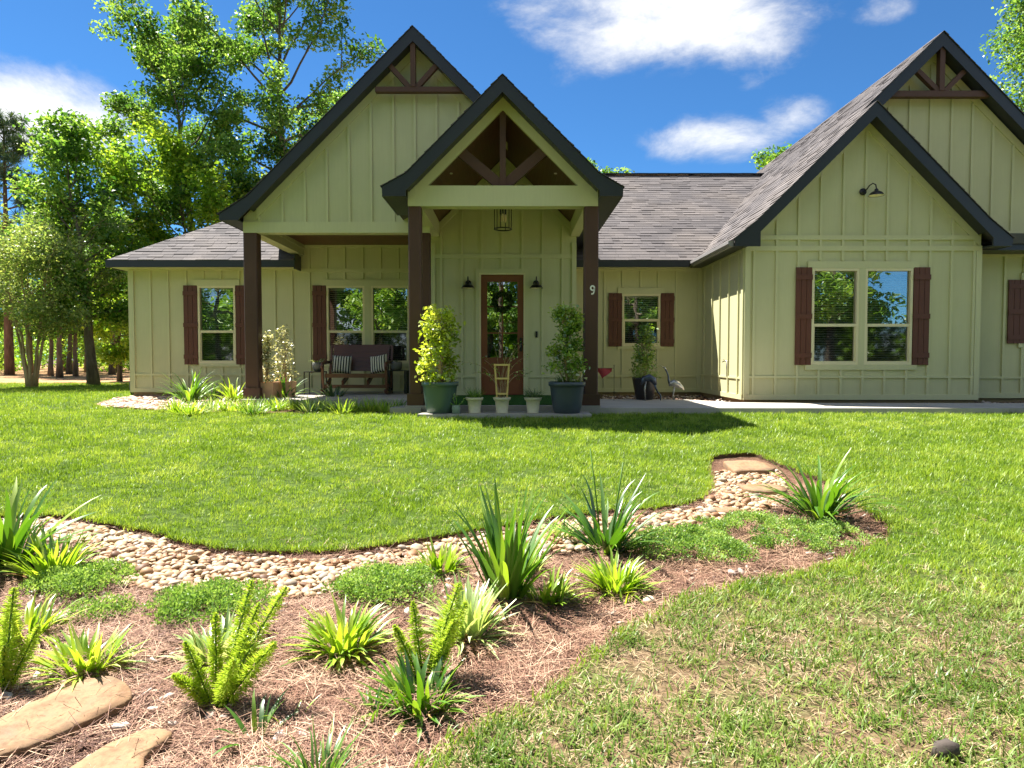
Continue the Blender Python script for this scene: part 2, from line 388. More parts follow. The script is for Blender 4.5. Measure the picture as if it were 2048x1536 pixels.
class MB:
    def __init__(s): s.v = []; s.f = []
    def add(s, vs, fs):
        o = len(s.v); s.v += [tuple(x) for x in vs]; s.f += [tuple(i+o for i in f) for f in fs]; return s
    def box(s, x0, x1, y0, y1, z0, z1):
        return s.add([(x0, y0, z0), (x1, y0, z0), (x1, y1, z0), (x0, y1, z0), (x0, y0, z1), (x1, y0, z1), (x1, y1, z1), (x0, y1, z1)],
                     [(0, 3, 2, 1), (4, 5, 6, 7), (0, 1, 5, 4), (1, 2, 6, 5), (2, 3, 7, 6), (3, 0, 4, 7)])
    def prism(s, poly, d0, d1, axis='y'):
        n = len(poly)
        if axis == 'y': a = [(p[0], d0, p[1]) for p in poly]; b = [(p[0], d1, p[1]) for p in poly]
        elif axis == 'x': a = [(d0, p[0], p[1]) for p in poly]; b = [(d1, p[0], p[1]) for p in poly]
        else: a = [(p[0], p[1], d0) for p in poly]; b = [(p[0], p[1], d1) for p in poly]
        fs = [tuple(range(n))[::-1], tuple(range(n, 2*n))]+[(i, (i+1) % n, n+(i+1) % n, n+i) for i in range(n)]
        return s.add(a+b, fs)
    def beam(s, p, q, w, h, side=None):
        p = Vector(p); q = Vector(q); d = (q-p).normalized()
        sd = Vector(side) if side is not None else (d.cross(Vector((0, 0, 1))) if abs(d.z) < .95 else Vector((1, 0, 0)))
        sd = (sd - d*sd.dot(d)).normalized(); up = sd.cross(d).normalized()
        vs = []
        for e in (p, q):
            for a, b in ((-1, -1), (1, -1), (1, 1), (-1, 1)): vs.append(e + sd*(a*w/2) + up*(b*h/2))
        return s.add(vs, [(0, 1, 2, 3), (7, 6, 5, 4), (0, 4, 5, 1), (1, 5, 6, 2), (2, 6, 7, 3), (3, 7, 4, 0)])
    def tube(s, pts, r, n=8, cap=True):
        pts = [Vector(p) for p in pts]
        rr = r if hasattr(r, '__len__') else [r]*len(pts)
        vs = []; fs = []
        prev = None
        for i, p in enumerate(pts):
            d = (pts[min(i+1, len(pts)-1)]-pts[max(i-1, 0)]).normalized()
            a = prev if prev is not None else (Vector((1, 0, 0)) if abs(d.x) < .9 else Vector((0, 1, 0)))
            a = (a - d*a.dot(d)).normalized(); prev = a; b = d.cross(a)
            for j in range(n):
                t = 2*math.pi*j/n; vs.append(p + (a*math.cos(t)+b*math.sin(t))*rr[i])
        for i in range(len(pts)-1):
            for j in range(n): fs.append((i*n+j, i*n+(j+1) % n, (i+1)*n+(j+1) % n, (i+1)*n+j))
        if cap: fs.append(tuple(range(n))[::-1]); fs.append(tuple(range((len(pts)-1)*n, len(pts)*n)))
        return s.add(vs, fs)
    def lathe(s, prof, c=(0, 0, 0), n=32, capb=True, capt=False):
        vs = []; fs = []
        for (r, z) in prof:
            for j in range(n):
                t = 2*math.pi*j/n; vs.append((c[0]+r*math.cos(t), c[1]+r*math.sin(t), c[2]+z))
        for i in range(len(prof)-1):
            for j in range(n): fs.append((i*n+j, i*n+(j+1) % n, (i+1)*n+(j+1) % n, (i+1)*n+j))
        if capb: fs.append(tuple(range(n))[::-1])
        if capt: fs.append(tuple(range((len(prof)-1)*n, len(prof)*n)))
        return s.add(vs, fs)
    def build(s, name, mat, parent=None, smooth=False, fix=True):
        me = bpy.data.meshes.new(name)
        o0 = OFF.get(parent.name) if parent is not None else None
        vs = s.v if not o0 else [(x-o0[0], y-o0[1], z-o0[2]) for x, y, z in s.v]
        me.from_pydata(vs, [], s.f)
        if fix:
            bm = bmesh.new(); bm.from_mesh(me); bmesh.ops.recalc_face_normals(bm, faces=bm.faces); bm.to_mesh(me); bm.free()
        if smooth:
            for p in me.polygons: p.use_smooth = True
        me.materials.append(M[mat] if isinstance(mat, str) else mat)
        o = bpy.data.objects.new(name, me); link(o); setparent(o, parent)
        return o

def mesh_np(name, V, F, mat, parent=None, attrs=None, smooth=False):
    """V (n,3), F (m,k) -> mesh object, quickly"""
    V = np.asarray(V, np.float32); F = np.asarray(F, np.int32)
    if parent is not None and OFF.get(parent.name): V = V - np.array(OFF[parent.name], np.float32)
    me = bpy.data.meshes.new(name)
    me.vertices.add(len(V)); me.vertices.foreach_set('co', V.ravel())
    m, k = F.shape
    me.loops.add(m*k); me.loops.foreach_set('vertex_index', F.ravel())
    me.polygons.add(m); me.polygons.foreach_set('loop_start', np.arange(0, m*k, k, dtype=np.int32))
    if smooth: me.polygons.foreach_set('use_smooth', np.ones(m, bool))
    for an, av in (attrs or {}).items():
        a = me.attributes.new(an, 'FLOAT', 'POINT'); a.data.foreach_set('value', np.asarray(av, np.float32))
    me.update(calc_edges=True)
    me.materials.append(M[mat] if isinstance(mat, str) else mat)
    o = bpy.data.objects.new(name, me); link(o); setparent(o, parent)
    return o
# ================================================================ the house
HOUSE = thing('house', 'sage green board and batten farmhouse with dark gables and timber porch', 'house', (0, 15, 0), off=True)
YB, YD, YR, YG, YBG = 15.60, 13.76, 12.74, 12.75, 13.30    # wall planes: back walls, door wall, right wing, left gable, big right gable
YP = 11.0                                                   # portico front
FL = 0.14                                                   # porch floor
Z0 = 0.12                                                   # siding bottom
XL, XR = PX(262, YB), 12.1
XD0, XD1 = PX(862, YD), PX(1152, YD)
XW0, XW1 = PX(1487, YR), PX(1957, YR)

def wall_strips(mb, x0, x1, z0, z1, y0, y1, holes=()):
    xs = sorted({x0, x1} | {h[0] for h in holes} | {h[1] for h in holes})
    for a, b in zip(xs, xs[1:]):
        zs = [(h[2], h[3]) for h in holes if h[0] <= a+1e-6 and h[1] >= b-1e-6]
        zc = z0
        for (h0, h1) in sorted(zs):
            if h0 > zc: mb.box(a, b, y0, y1, zc, h0)
            zc = h1
        if z1 > zc: mb.box(a, b, y0, y1, zc, z1)

def boards(wall, Y, xs, zlo, zhi, blocks=(), w=.046, t=.027):
    """vertical battens, each its own piece, broken at the blocks (x0,x1,z0,z1)"""
    for x in xs:
        lo = zlo(x) if callable(zlo) else zlo; hi = zhi(x) if callable(zhi) else zhi
        segs = [(lo, hi)]
        for (a, b, c, d) in blocks:
            if a-.02 < x < b+.02:
                n = []
                for (p, q) in segs:
                    if q <= c or p >= d: n.append((p, q)); continue
                    if p < c: n.append((p, c))
                    if q > d: n.append((d, q))
                segs = n
        for (p, q) in segs:
            if q-p > .03: MB().box(x-w/2, x+w/2, Y-t, Y, p, q).build('batten', 'siding_trim', wall)
def rail(wall, Y, x0, x1, z0, z1, t=.032, name='trim_board'):
    MB().box(x0, x1, Y-t, Y, z0, z1).build(name, 'siding_trim', wall)

def window(Y, x0, x1, z0, z1, blinds=True, screen=True):
    f = MB(); w = .045
    yo, yi = Y-.030, Y+.075
    f.box(x0, x0+w, yo, yi, z0, z1); f.box(x1-w, x1, yo, yi, z0, z1)
    f.box(x0+w, x1-w, yo, yi, z1-w, z1); f.box(x0+w, x1-w, yo, yi, z0, z0+w)
    zm = z0 + (z1-z0)*(.415 if z1-z0 > 1.3 else .5)
    f.box(x0+w, x1-w, yo+.012, yi, zm-.032, zm+.022)
    # lower sash stands in its own thin frame
    s = .022
    f.box(x0+w, x0+w+s, yo+.02, yi, z0+w, zm-.032); f.box(x1-w-s, x1-w, yo+.02, yi, z0+w, zm-.032)
    f.box(x0+w+s, x1-w-s, yo+.02, yi, z0+w, z0+w+s)
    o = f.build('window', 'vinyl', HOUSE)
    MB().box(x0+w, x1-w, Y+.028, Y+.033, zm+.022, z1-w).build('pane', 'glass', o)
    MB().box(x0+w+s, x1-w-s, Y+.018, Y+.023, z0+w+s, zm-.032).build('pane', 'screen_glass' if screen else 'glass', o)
    if blinds:
        z = z1-w-.05; first = None
        MB().box(x0+w+.006, x1-w-.006, Y+.09, Y+.14, z1-w-.045, z1-w-.002).build('blind_headrail', 'blind', o)
        while z > z0+w+.03:
            if first is None:
                first = MB().beam((x0+w+.008-x1/2-x0/2, 0, 0), (x1-w-.008-x1/2-x0/2, 0, 0), .048, .0035, side=(0, 1, .62)).build('blind_slat', 'blind', o)
                p = first
            else:
                p = first.copy(); link(p)
            off = OFF[o.name]
            if p is first:      # built around the origin: undo the house offset once in the mesh
                first.data.transform(Matrix.Translation(off))
            p.location = ((x0+x1)/2-off.x, Y+.115-off.y, z-off.z)
            z -= .0445
        for fx in (.2, .8):
            xx = x0+(x1-x0)*fx
            MB().box(xx-.002, xx+.002, Y+.088, Y+.090, z0+w+.03, z1-w-.03).build('blind_cord', 'blind', o)
    # dim room behind
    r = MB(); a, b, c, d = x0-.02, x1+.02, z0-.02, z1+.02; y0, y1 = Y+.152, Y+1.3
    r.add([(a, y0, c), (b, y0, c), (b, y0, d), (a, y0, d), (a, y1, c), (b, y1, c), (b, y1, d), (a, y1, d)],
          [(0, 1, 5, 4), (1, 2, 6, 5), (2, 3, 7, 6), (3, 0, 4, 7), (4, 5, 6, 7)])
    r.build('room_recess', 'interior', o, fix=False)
    return o

def shutter(Y, x0, x1, z0, z1):
    o = MB().box(x0+.01, x1-.01, Y-.012, Y-.001, z0+.01, z1-.01).build('shutter', 'black_metal', HOUSE)
    n = 3; g = .008; w = (x1-x0-(n-1)*g)/n
    for i in range(n):
        a = x0+i*(w+g)
        MB().box(a, a+w, Y-.036, Y-.012, z0, z1).build('board', 'shutter_brown', o)
    h = .095; H = z1-z0
    for zc in (z0+H*.10, z0+H*.50, z1-H*.10):
        MB().box(x0-.006, x1+.006, Y-.056, Y-.036, zc-h/2, zc+h/2).build('cross_batten', 'shutter_brown', o)

# ---------- foundation
f = MB()
f.box(XL+.03, XD0, YB+.03, YB+.20, -.1, Z0); f.box(XD1, XW0+.03, YB+.03, YB+.2, -.1, Z0)
f.box(XW0+.03, XW0+.2, YR+.03, YB+.03, -.1, Z0); f.box(XW0+.2, XW1-.03, YR+.03, YR+.2, -.1, Z0)
f.box(XW1-.03, XR, YBG+.03, YBG+.2, -.1, Z0); f.box(XL+.03, XL+.2, YB+.2, 24.0, -.1, Z0)
f.build('foundation', 'foundation', HOUSE)

# ---------- windows: sizes from the photograph on each wall's own plane
def wrect(Y, x0, x1, y0, y1):
    return (PX(x0, Y, (y0+y1)/2), PX(x1, Y, (y0+y1)/2), PZ(y1, Y), PZ(y0, Y))
WA = wrect(YB, 397, 472, 572, 727); WB1 = wrect(YB, 654, 730, 572, 727); WB2 = wrect(YB, 743, 819, 572, 727)
WC = wrect(YB, 1244, 1320, 588, 692)
WD1 = wrect(YR, 1622, 1716, 537, 729.5); WD2 = wrect(YR, 1728, 1823, 537, 729.5)
WE = (PX(2047, YBG), PX(2047, YBG)+1.0, PZ(686, YBG), PZ(561, YBG))
ins = .03
def hole(w): return (w[0]+ins, w[1]-ins, w[2]+ins, w[3]-ins)

ZE = PZ(537, YB)                 # top of the back walls under the eaves
ZPC = PZ(489, YB)                # porch ceiling
XPB = PX(600, YB)                # where the porch side beam meets the wall
# ---------- wall: left wing and porch back wall
m = MB()
wall_strips(m, XL, XPB, Z0, ZE+.12, YB, YB+.15, [hole(WA)])
wall_strips(m, XPB, XD0, Z0, ZPC+.3, YB, YB+.15, [hole(WB1), hole(WB2)])
W1 = m.build('wall', 'siding', HOUSE); W1['label'] = 'front wall of the left wing and porch'
hd = lambda w, x0, x1, top, bot: [(x0, x1, w[3], w[3]+top), (x0, x1, w[2]-bot, w[2])]
xsA = [PX(p, YB) for p in (303.1, 338.6, 374.7, 409.5, 444.3, 480.4, 516, 551.3, 585.8)]
xsB = [PX(p, YB) for p in (620.6, 655.4, 690.8, 726.9, 762.4, 797.8, 833)]
bA = [(WA[0]-.16, WA[1]+.14, WA[2]-.09, WA[3]+.16)]
bB = [(WB1[0]-.16, WB2[1]+.14, WB1[2]-.09, WB2[3]+.16)]
boards(W1, YB, xsA, Z0+.09, ZE-.05, bA)
boards(W1, YB, xsB, Z0+.09, ZPC-.06, bB+[(XPB, XD0, PZ(545, YB), PZ(537, YB))])
rail(W1, YB, XL, XD0, Z0, Z0+.09)                                            # skirt
rail(W1, YB, XL+.10, XD0, PZ(751, YB), PZ(747, YB), .029, 'belt_rail')
rail(W1, YB, XL, XPB, ZE-.05, ZE+.1)
rail(W1, YB, XPB, XD0, ZPC-.07, ZPC+.02)
rail(W1, YB, XPB, XD0, PZ(545, YB), PZ(537, YB), .021)
rail(W1, YB, XL-.02, XL+.10, Z0+.001, ZE-.051, .035, 'corner_board')
for w, xa, xb in ((WA, WA[0]-.10, WA[1]+.10), (WC, WC[0]-.10, WC[1]+.10)):
    if w is WA:
        rail(W1, YB, xa, xb, w[3], w[3]+.14, .034, 'window_header'); rail(W1, YB, xa+.12, xb-.02, w[2]-.07, w[2], .034, 'window_apron')
rail(W1, YB, WB1[0]-.10, WB2[1]+.10, WB1[3], WB1[3]+.14, .034, 'window_header'); rail(W1, YB, WB1[0]-.1, WB2[1]+.1, WB1[2]-.07, WB1[2], .034, 'window_apron')
rail(W1, YB, WB1[1], WB2[0], WB1[2]+.002, WB1[3]-.002, .034, 'mullion_board')
window(YB, *WA); window(YB, *WB1); window(YB, *WB2)
sh = lambda Y, x0, x1, y0, y1: shutter(Y, PX(x0, Y, 650), PX(x1, Y, 650), PZ(y1, Y), PZ(y0, Y))
sh(YB, 369, 396, 571, 729); sh(YB, 473, 500, 571, 729); sh(YB, 626.5, 653, 571, 729); sh(YB, 820, 847, 571, 729)

# ---------- wall: door wall with its gable under the portico roof
PEAK = P(1005, 149, 10.65)                 # portico ridge
def pz(x, drop=0.0): return PEAK.z - abs(x-PEAK.x) - drop
m = MB()
DOOR = (PX(962, YD), PX(1047, YD), FL, PZ(549.5, YD))
wall_strips(m, XD0, XD1, FL-.1, 3.26, YD, YD+.15, [(DOOR[0]-.03, DOOR[1]+.03, FL-.1, DOOR[3]+.03)])
m.prism([(XD0, 3.26), (XD1, 3.26), (XD1, pz(XD1, .325)), (PEAK.x, PEAK.z-.325), (XD0, pz(XD0, .325))], YD, YD+.15)
m.box(XD0, XD0+.15, YD+.15, YB, Z0, 3.6); m.box(XD1-.15, XD1, YD+.15, YB, Z0, 3.6)
W2 = m.build('wall', 'siding', HOUSE); W2['label'] = 'entry wall around the front door'
xs = [PX(p, YD) for p in (883, 924, 964.2, 1004.6, 1045, 1085.1, 1124.7)]
zb = (PZ(517, YD), PZ(508.5, YD))
dblk = [(PX(952, YD), PX(1057, YD), 0, PZ(537.7, YD)), (XD0, XD1, zb[0], zb[1])]
boards(W2, YD, xs, FL+.09, lambda x: pz(x, .55), dblk)
rail(W2, YD, XD0, XD1, zb[0], zb[1], .024)
for a, b in ((XD0, PX(952, YD)), (PX(1057, YD), XD1)):
    rail(W2, YD, a, b, FL, FL+.09); rail(W2, YD, a, b, PZ(755, YD), PZ(751, YD), .029, 'belt_rail')
rail(W2, YD, XD0, XD0+.09, FL+.091, 3.2, .035, 'corner_board'); rail(W2, YD, XD1-.09, XD1, FL+.091, 3.2, .035, 'corner_board')
for sgn in (-1, 1):
    e = XD0 if sgn < 0 else XD1
    MB().prism([(PEAK.x, pz(PEAK.x, .345)), (e, pz(e, .345)), (e, pz(e, .49)), (PEAK.x, pz(PEAK.x, .49))], YD-.024, YD).build('rake_trim', 'siding_trim', W2)
# door casing and slab
tx0, tx1, tz = PX(952, YD), PX(1057, YD), PZ(537.7, YD)
c = MB(); c.box(tx0, DOOR[0]-.035, YD-.028, YD, FL, DOOR[3]+.035); c.box(DOOR[1]+.035, tx1, YD-.028, YD, FL, DOOR[3]+.035); c.box(tx0, tx1, YD-.028, YD, DOOR[3]+.035, tz)
c.build('door_casing', 'siding_trim', W2)
gx = (PX(974.5, YD), PX(1035, YD)); gz = (PZ(715, YD), PZ(563, YD))
m = MB(); ya, yb = YD+.035, YD+.08
m.box(DOOR[0], gx[0], ya, yb, FL+.02, DOOR[3]); m.box(gx[1], DOOR[1], ya, yb, FL+.02, DOOR[3])
m.box(gx[0], gx[1], ya, yb, gz[1], DOOR[3]); m.box(gx[0], gx[1], ya, yb, FL+.02, gz[0])
m.box(gx[0]+.06, gx[1]-.06, ya-.010, ya, FL+.30, gz[0]-.14)
painted('door_wood', lin(122, 70, 44), .45, .2, (6, 6, .35), spec=.45)
D = m.build('door', 'door_wood', HOUSE)
c = MB(); c.box(DOOR[0]-.035, DOOR[0]-.001, YD-.02, YD+.1, FL, DOOR[3]+.035); c.box(DOOR[1]+.001, DOOR[1]+.035, YD-.02, YD+.1, FL, DOOR[3]+.035); c.box(DOOR[0]-.001, DOOR[1]+.001, YD-.02, YD+.1, DOOR[3]+.002, DOOR[3]+.035)
c.build('frame', 'vinyl', D)
xm = (gx[0]+gx[1])/2; rows = [gz[1], PZ(613, YD), PZ(666, YD), gz[0]]
mu = MB(); mu.box(xm-.012, xm+.012, ya+.002, ya+.04, gz[0], gz[1])
for z in rows[1:3]: mu.box(gx[0], xm-.012, ya+.004, ya+.04, z-.012, z+.012); mu.box(xm+.012, gx[1], ya+.004, ya+.04, z-.012, z+.012)
mu.build('muntin', 'door_wood', D)
for i in range(3):
    for a, b in ((gx[0], xm-.012), (xm+.012, gx[1])):
        MB().box(a, b, ya+.018, ya+.023, rows[i+1]+.012 if i < 2 else rows[i+1], rows[i]-.012 if i else rows[i]).build('pane', 'glass', D)
h = MB(); hx = DOOR[1]-.055; hz = PZ(690, YD)
h.box(hx-.025, hx+.025, ya-.012, ya, hz-.13, hz+.10); h.tube([(hx, ya-.01, hz+.03), (hx, ya-.06, hz+.02), (hx, ya-.065, hz-.05), (hx, ya-.02, hz-.11)], .010, 8); h.tube([(hx, ya, hz+.12), (hx, ya-.03, hz+.12)], .028, 12)
h.build('handle', 'black_metal', D)
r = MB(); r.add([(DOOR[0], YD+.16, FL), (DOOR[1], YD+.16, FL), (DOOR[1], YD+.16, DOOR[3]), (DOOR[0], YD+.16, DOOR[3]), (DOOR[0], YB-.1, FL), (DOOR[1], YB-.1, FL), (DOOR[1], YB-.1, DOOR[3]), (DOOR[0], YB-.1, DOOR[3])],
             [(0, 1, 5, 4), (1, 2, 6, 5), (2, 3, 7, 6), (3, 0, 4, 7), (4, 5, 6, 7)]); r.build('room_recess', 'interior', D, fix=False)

# ---------- wall: recess with the small window
m = MB(); wall_strips(m, XD1, XW0, Z0, ZE+.12, YB, YB+.15, [hole(WC)])
W3 = m.build('wall', 'siding', HOUSE); W3['label'] = 'recessed wall with the small shuttered window'
boards(W3, YB, [PX(1150+v/2.793, YB) for v in (67, 165, 265, 365, 462, 562)], Z0+.09, ZE-.06, [(WC[0]-.14, WC[1]+.1, WC[2]-.07, WC[3]+.15)])
rail(W3, YB, XD1, XW0, Z0, Z0+.09); rail(W3, YB, XD1, XW0-.1, PZ(754, YB), PZ(750.5, YB), .029, 'belt_rail'); rail(W3, YB, XD1, XW0, ZE-.06, ZE+.1)
rail(W3, YB, XW0-.10, XW0, Z0+.091, ZE-.061, .034, 'corner_board')
rail(W3, YB, WC[0]-.10, WC[1]+.10, WC[3], WC[3]+.14, .034, 'window_header'); rail(W3, YB, WC[0]-.1, WC[1]+.1, WC[2]-.07, WC[2], .034, 'window_apron')
window(YB, *WC); sh(YB, 1217, 1243, 586.5, 693); sh(YB, 1321, 1347, 586.5, 693)

# ---------- wall: right wing, side wall of the recess
m = MB(); m.box(XW0, XW0+.15, YR+.15, YB, Z0, 2.99)
W4 = m.build('wall', 'siding', HOUSE); W4['label'] = 'short sunlit side wall beside the recess'
for p in (1408.5, 1424, 1439.3, 1456.8, 1475.8):
    y = XW0*FPX/(p-1024)
    MB().box(XW0-.027, XW0, y-.023, y+.023, Z0+.09, 3.0).build('batten', 'siding_trim', W4)
MB().box(XW0-.024, XW0, YR+.02, YB, Z0, Z0+.09).build('trim_board', 'siding_trim', W4)
MB().box(XW0-.021, XW0, YR+.1, YB, .505, .545).build('belt_rail', 'siding_trim', W4)
MB().box(XW0-.027, XW0, YR, YR+.11, Z0+.091, 3.0).build('corner_board', 'siding_trim', W4)
MB().box(XW0-.024, XW0, YR+.02, YB, 2.90, 3.0).build('trim_board', 'siding_trim', W4)

# ---------- wall: right wing front with its gable
RPK = P(1754, 202, 12.40)
def rz(x, drop=0): return RPK.z - abs(x-RPK.x) - drop
m = MB(); ZG = PZ(496, YR)
wall_strips(m, XW0, XW1, Z0, ZG, YR, YR+.15, [hole(WD1), hole(WD2)])
xa, xb = RPK.x-(RPK.z-.12-ZG), RPK.x+(RPK.z-.12-ZG)
m.prism([(max(xa, XW0), ZG), (min(xb, XW1), ZG), (min(xb, XW1), rz(min(xb, XW1), .12)), (RPK.x, RPK.z-.12), (max(xa, XW0), rz(max(xa, XW0), .12))], YR, YR+.15)
W5 = m.build('wall', 'siding', HOUSE); W5['label'] = 'front wall of the right wing with paired windows'
xs = [PX(1448+v/3.413, YR) for v in (197, 350, 497, 645, 797, 945, 1095, 1243, 1390, 1538, 1690)]
zA = (PZ(480, YR), PZ(471, YR)); zB = (PZ(502, YR), PZ(492, YR))
blk = [(PX(1448+545/3.413, YR), PX(1448+1320/3.413, YR), WD1[2]-.10, WD1[3]+.14), (XW0, XW1, *zA), (XW0, XW1, *zB)]
boards(W5, YR, xs, Z0+.10, lambda x: rz(x, .40), blk)
rail(W5, YR, XW0, XW1, Z0, Z0+.10); rail(W5, YR, XW0+.09, XW1-.1, PZ(756, YR), PZ(751.7, YR), .029, 'belt_rail')
rail(W5, YR, XW0+.12, XW1-.12, *zA); rail(W5, YR, XW0, XW1, *zB)
rail(W5, YR, XW0, XW0+.10, Z0+.101, zB[0]-.001, .035, 'corner_board'); rail(W5, YR, XW1-.10, XW1, Z0+.101, zB[0]-.001, .035, 'corner_board')
for sgn in (-1, 1):
    e = RPK.x+sgn*2.14
    MB().prism([(RPK.x, rz(RPK.x, .22)), (e, rz(e, .22)), (e, rz(e, .40)), (RPK.x, rz(RPK.x, .40))], YR-.024, YR).build('rake_trim', 'siding_trim', W5)
hx0, hx1 = PX(1448+560/3.413, YR), PX(1448+1312/3.413, YR)
rail(W5, YR, hx0, hx1, WD1[3]+.002, WD1[3]+.13, .035, 'window_header'); rail(W5, YR, hx0-.02, hx1, WD1[2]-.095, WD1[2]-.002, .035, 'window_apron')
rail(W5, YR, WD1[1]+.001, WD2[0]-.001, WD1[2], WD1[3], .034, 'mullion_board')
window(YR, *WD1); window(YR, *WD2); sh(YR, 1589.5, 1621, 535, 730); sh(YR, 1824, 1856, 535, 730)

# ---------- wall: big right gable and the wall beyond
BPK = P(1887, 62, 13.0)
def bz(x, drop=0): return BPK.z - abs(x-BPK.x) - drop
m = MB()
zl = PZ(503, YBG)
wall_strips(m, XW1, XR, Z0, zl, YBG, YBG+.15, [hole(WE)])
m.prism([(XW0+.6, bz(XW0+.6, .15)), (XW0+.6, 3.0), (XW1, 3.0), (XW1, zl), (XR, zl), (XR, bz(XR, .15)), (BPK.x, BPK.z-.15)], YBG+.001, YBG+.15)
W6 = m.build('wall', 'siding', HOUSE); W6['label'] = 'tall back gable wall of the right wing'
zf = PZ(462, YBG)
boards(W6, YBG, [PX(1448+v/3.413, YBG, 300) for v in (1118, 1262, 1403, 1548, 1690, 1832, 1972, 2112)], lambda x: max(zf, rz(x, .1) if abs(x-RPK.x) < 2.5 else zf), lambda x: bz(x, .45))
rail(W6, YBG, XW1-.2, XR, zf-.08, zf, .026)
boards(W6, YBG, [PX(p, YBG) for p in (2005, 2043)]+[PX(2043, YBG)+.406*k for k in (1, 2, 3, 4)], Z0+.1, zl-.1, [(WE[0]-.12, WE[1]+.1, WE[2]-.09, WE[3]+.14)])
rail(W6, YBG, XW1, XR, Z0, Z0+.1); rail(W6, YBG, XW1, XR, zl-.1, zl); rail(W6, YBG, XW1, XR, PZ(757, YBG), PZ(753, YBG), .029, 'belt_rail')
rail(W6, YBG, WE[0]-.10, WE[1]+.10, WE[3], WE[3]+.14, .035, 'window_header'); rail(W6, YBG, WE[0]-.12, WE[1]+.1, WE[2]-.09, WE[2], .035, 'window_apron')
for sgn in (-1, 1):
    e = BPK.x+sgn*2.9
    MB().prism([(BPK.x, bz(BPK.x, .26)), (e, bz(e, .26)), (e, bz(e, .44)), (BPK.x, bz(BPK.x, .44))], YBG-.024, YBG).build('rake_trim', 'siding_trim', W6)
window(YBG, *WE); shutter(YBG, PX(2012, YBG), PX(2046, YBG), WE[2]-.01, WE[3]+.01); shutter(YBG, WE[1]+.01, WE[1]+.34, WE[2]-.01, WE[3]+.01)

# ---------- walls nobody faces from the street
m = MB(); m.box(XL, XL+.15, YB+.15, 24.0, Z0, ZE+.12); m.box(XL, XR, 24.0, 24.15, -.1, 3.2); m.box(XR-.15, XR, YBG+.15, 24.0, -.1, 3.2)
m.build('wall', 'siding', HOUSE)
MB().box(XL-.001-.02, XL-.001, YB, YB+.11, Z0, ZE-.05).build('corner_board', 'siding_trim', W1)

# ---------- roofs
SH_TOPS = []     # (area in the picture, verts, faces, tone, roof)
def clip(poly, clipper):
    out = poly
    n = len(clipper)
    for i in range(n):
        a, b = clipper[i], clipper[(i+1) % n]
        ins_ = lambda p: (b[0]-a[0])*(p[1]-a[1])-(b[1]-a[1])*(p[0]-a[0]) >= -1e-9
        inp = out; out = []
        for j in range(len(inp)):
            p, q = inp[j], inp[(j+1) % len(inp)]
            if ins_(p): out.append(p)
            if ins_(p) != ins_(q):
                d1 = (b[0]-a[0])*(p[1]-a[1])-(b[1]-a[1])*(p[0]-a[0]); d2 = (b[0]-a[0])*(q[1]-a[1])-(b[1]-a[1])*(q[0]-a[0])
                t = d1/(d1-d2); out.append((p[0]+t*(q[0]-p[0]), p[1]+t*(q[1]-p[1])))
        if len(out) < 3: return []
    return out
def shingles(roof, O, U, V, poly, seed=0, front=True, e=.145):
    """courses of laminated shingles over a convex poly given in (u,v) metres; U along the eave, V up the slope"""
    O = Vector(O); U = Vector(U).normalized(); V = Vector(V).normalized(); Nn = U.cross(V)
    if Nn.z < 0: Nn = -Nn
    area = sum(poly[i][0]*poly[(i+1) % len(poly)][1]-poly[(i+1) % len(poly)][0]*poly[i][1] for i in range(len(poly)))
    if area < 0: poly = poly[::-1]
    rr = random.Random(seed)
    u0 = min(p[0] for p in poly); u1 = max(p[0] for p in poly); v0 = min(p[1] for p in poly); v1 = max(p[1] for p in poly)
    nrow = int((v1-v0)/e)+1
    for r in range(nrow):
        va = v0+r*e; vb = min(va+e*1.12, v1)
        u = u0-rr.random()*.3
        while u < u1:
            w = rr.choice((.16, .22, .30, .34, .42)); q = clip([(u, va), (u+w-.004, va), (u+w-.004, vb), (u, vb)], poly)
            lift = rr.choice((.007, .007, .010, .016)); tone = min(1, max(0, rr.gauss(.5, .20)))
            u += w
            if len(q) < 3: continue
            top = [O+U*p[0]+V*p[1]+Nn*(.003+lift*(1-min(1, (p[1]-va)/(e*1.12)))) for p in q]
            bot = [O+U*p[0]+V*p[1]-Nn*.002 for p in q]
            n = len(q)
            fs = [tuple(range(n))]+[(i, n+i, n+(i+1) % n, (i+1) % n) for i in range(n)]
            pr = [proj(p) for p in top]
            ar = abs(sum(pr[i][0]*pr[(i+1) % n][1]-pr[(i+1) % n][0]*pr[i][1] for i in range(n)))/2 if front else 0
            SH_TOPS.append((ar, top+bot, fs, tone, roof))
def slab(poly3, th, mat, name='roof', parent=HOUSE):
    """polygon in space thickened straight down"""
    n = len(poly3); top = [Vector(p) for p in poly3]; bot = [p-Vector((0, 0, th)) for p in top]
    m = MB(); m.add(top+bot, [tuple(range(n)), tuple(range(n, 2*n))[::-1]]+[(i, (i+1) % n, n+(i+1) % n, n+i) for i in range(n)])
    return m.build(name, mat, parent)
YE = 15.15; ZEV = PZ(519, YE); PT = .66
XHL = PX(215, YE, 520); XF0 = PX(588, YE, 520); XF1 = PX(1158, YE, 520)
YRG = YE+4.65; ZRG = ZEV+4.65*PT
XHT = XHL+4.65
sl = math.sqrt(1+PT*PT)
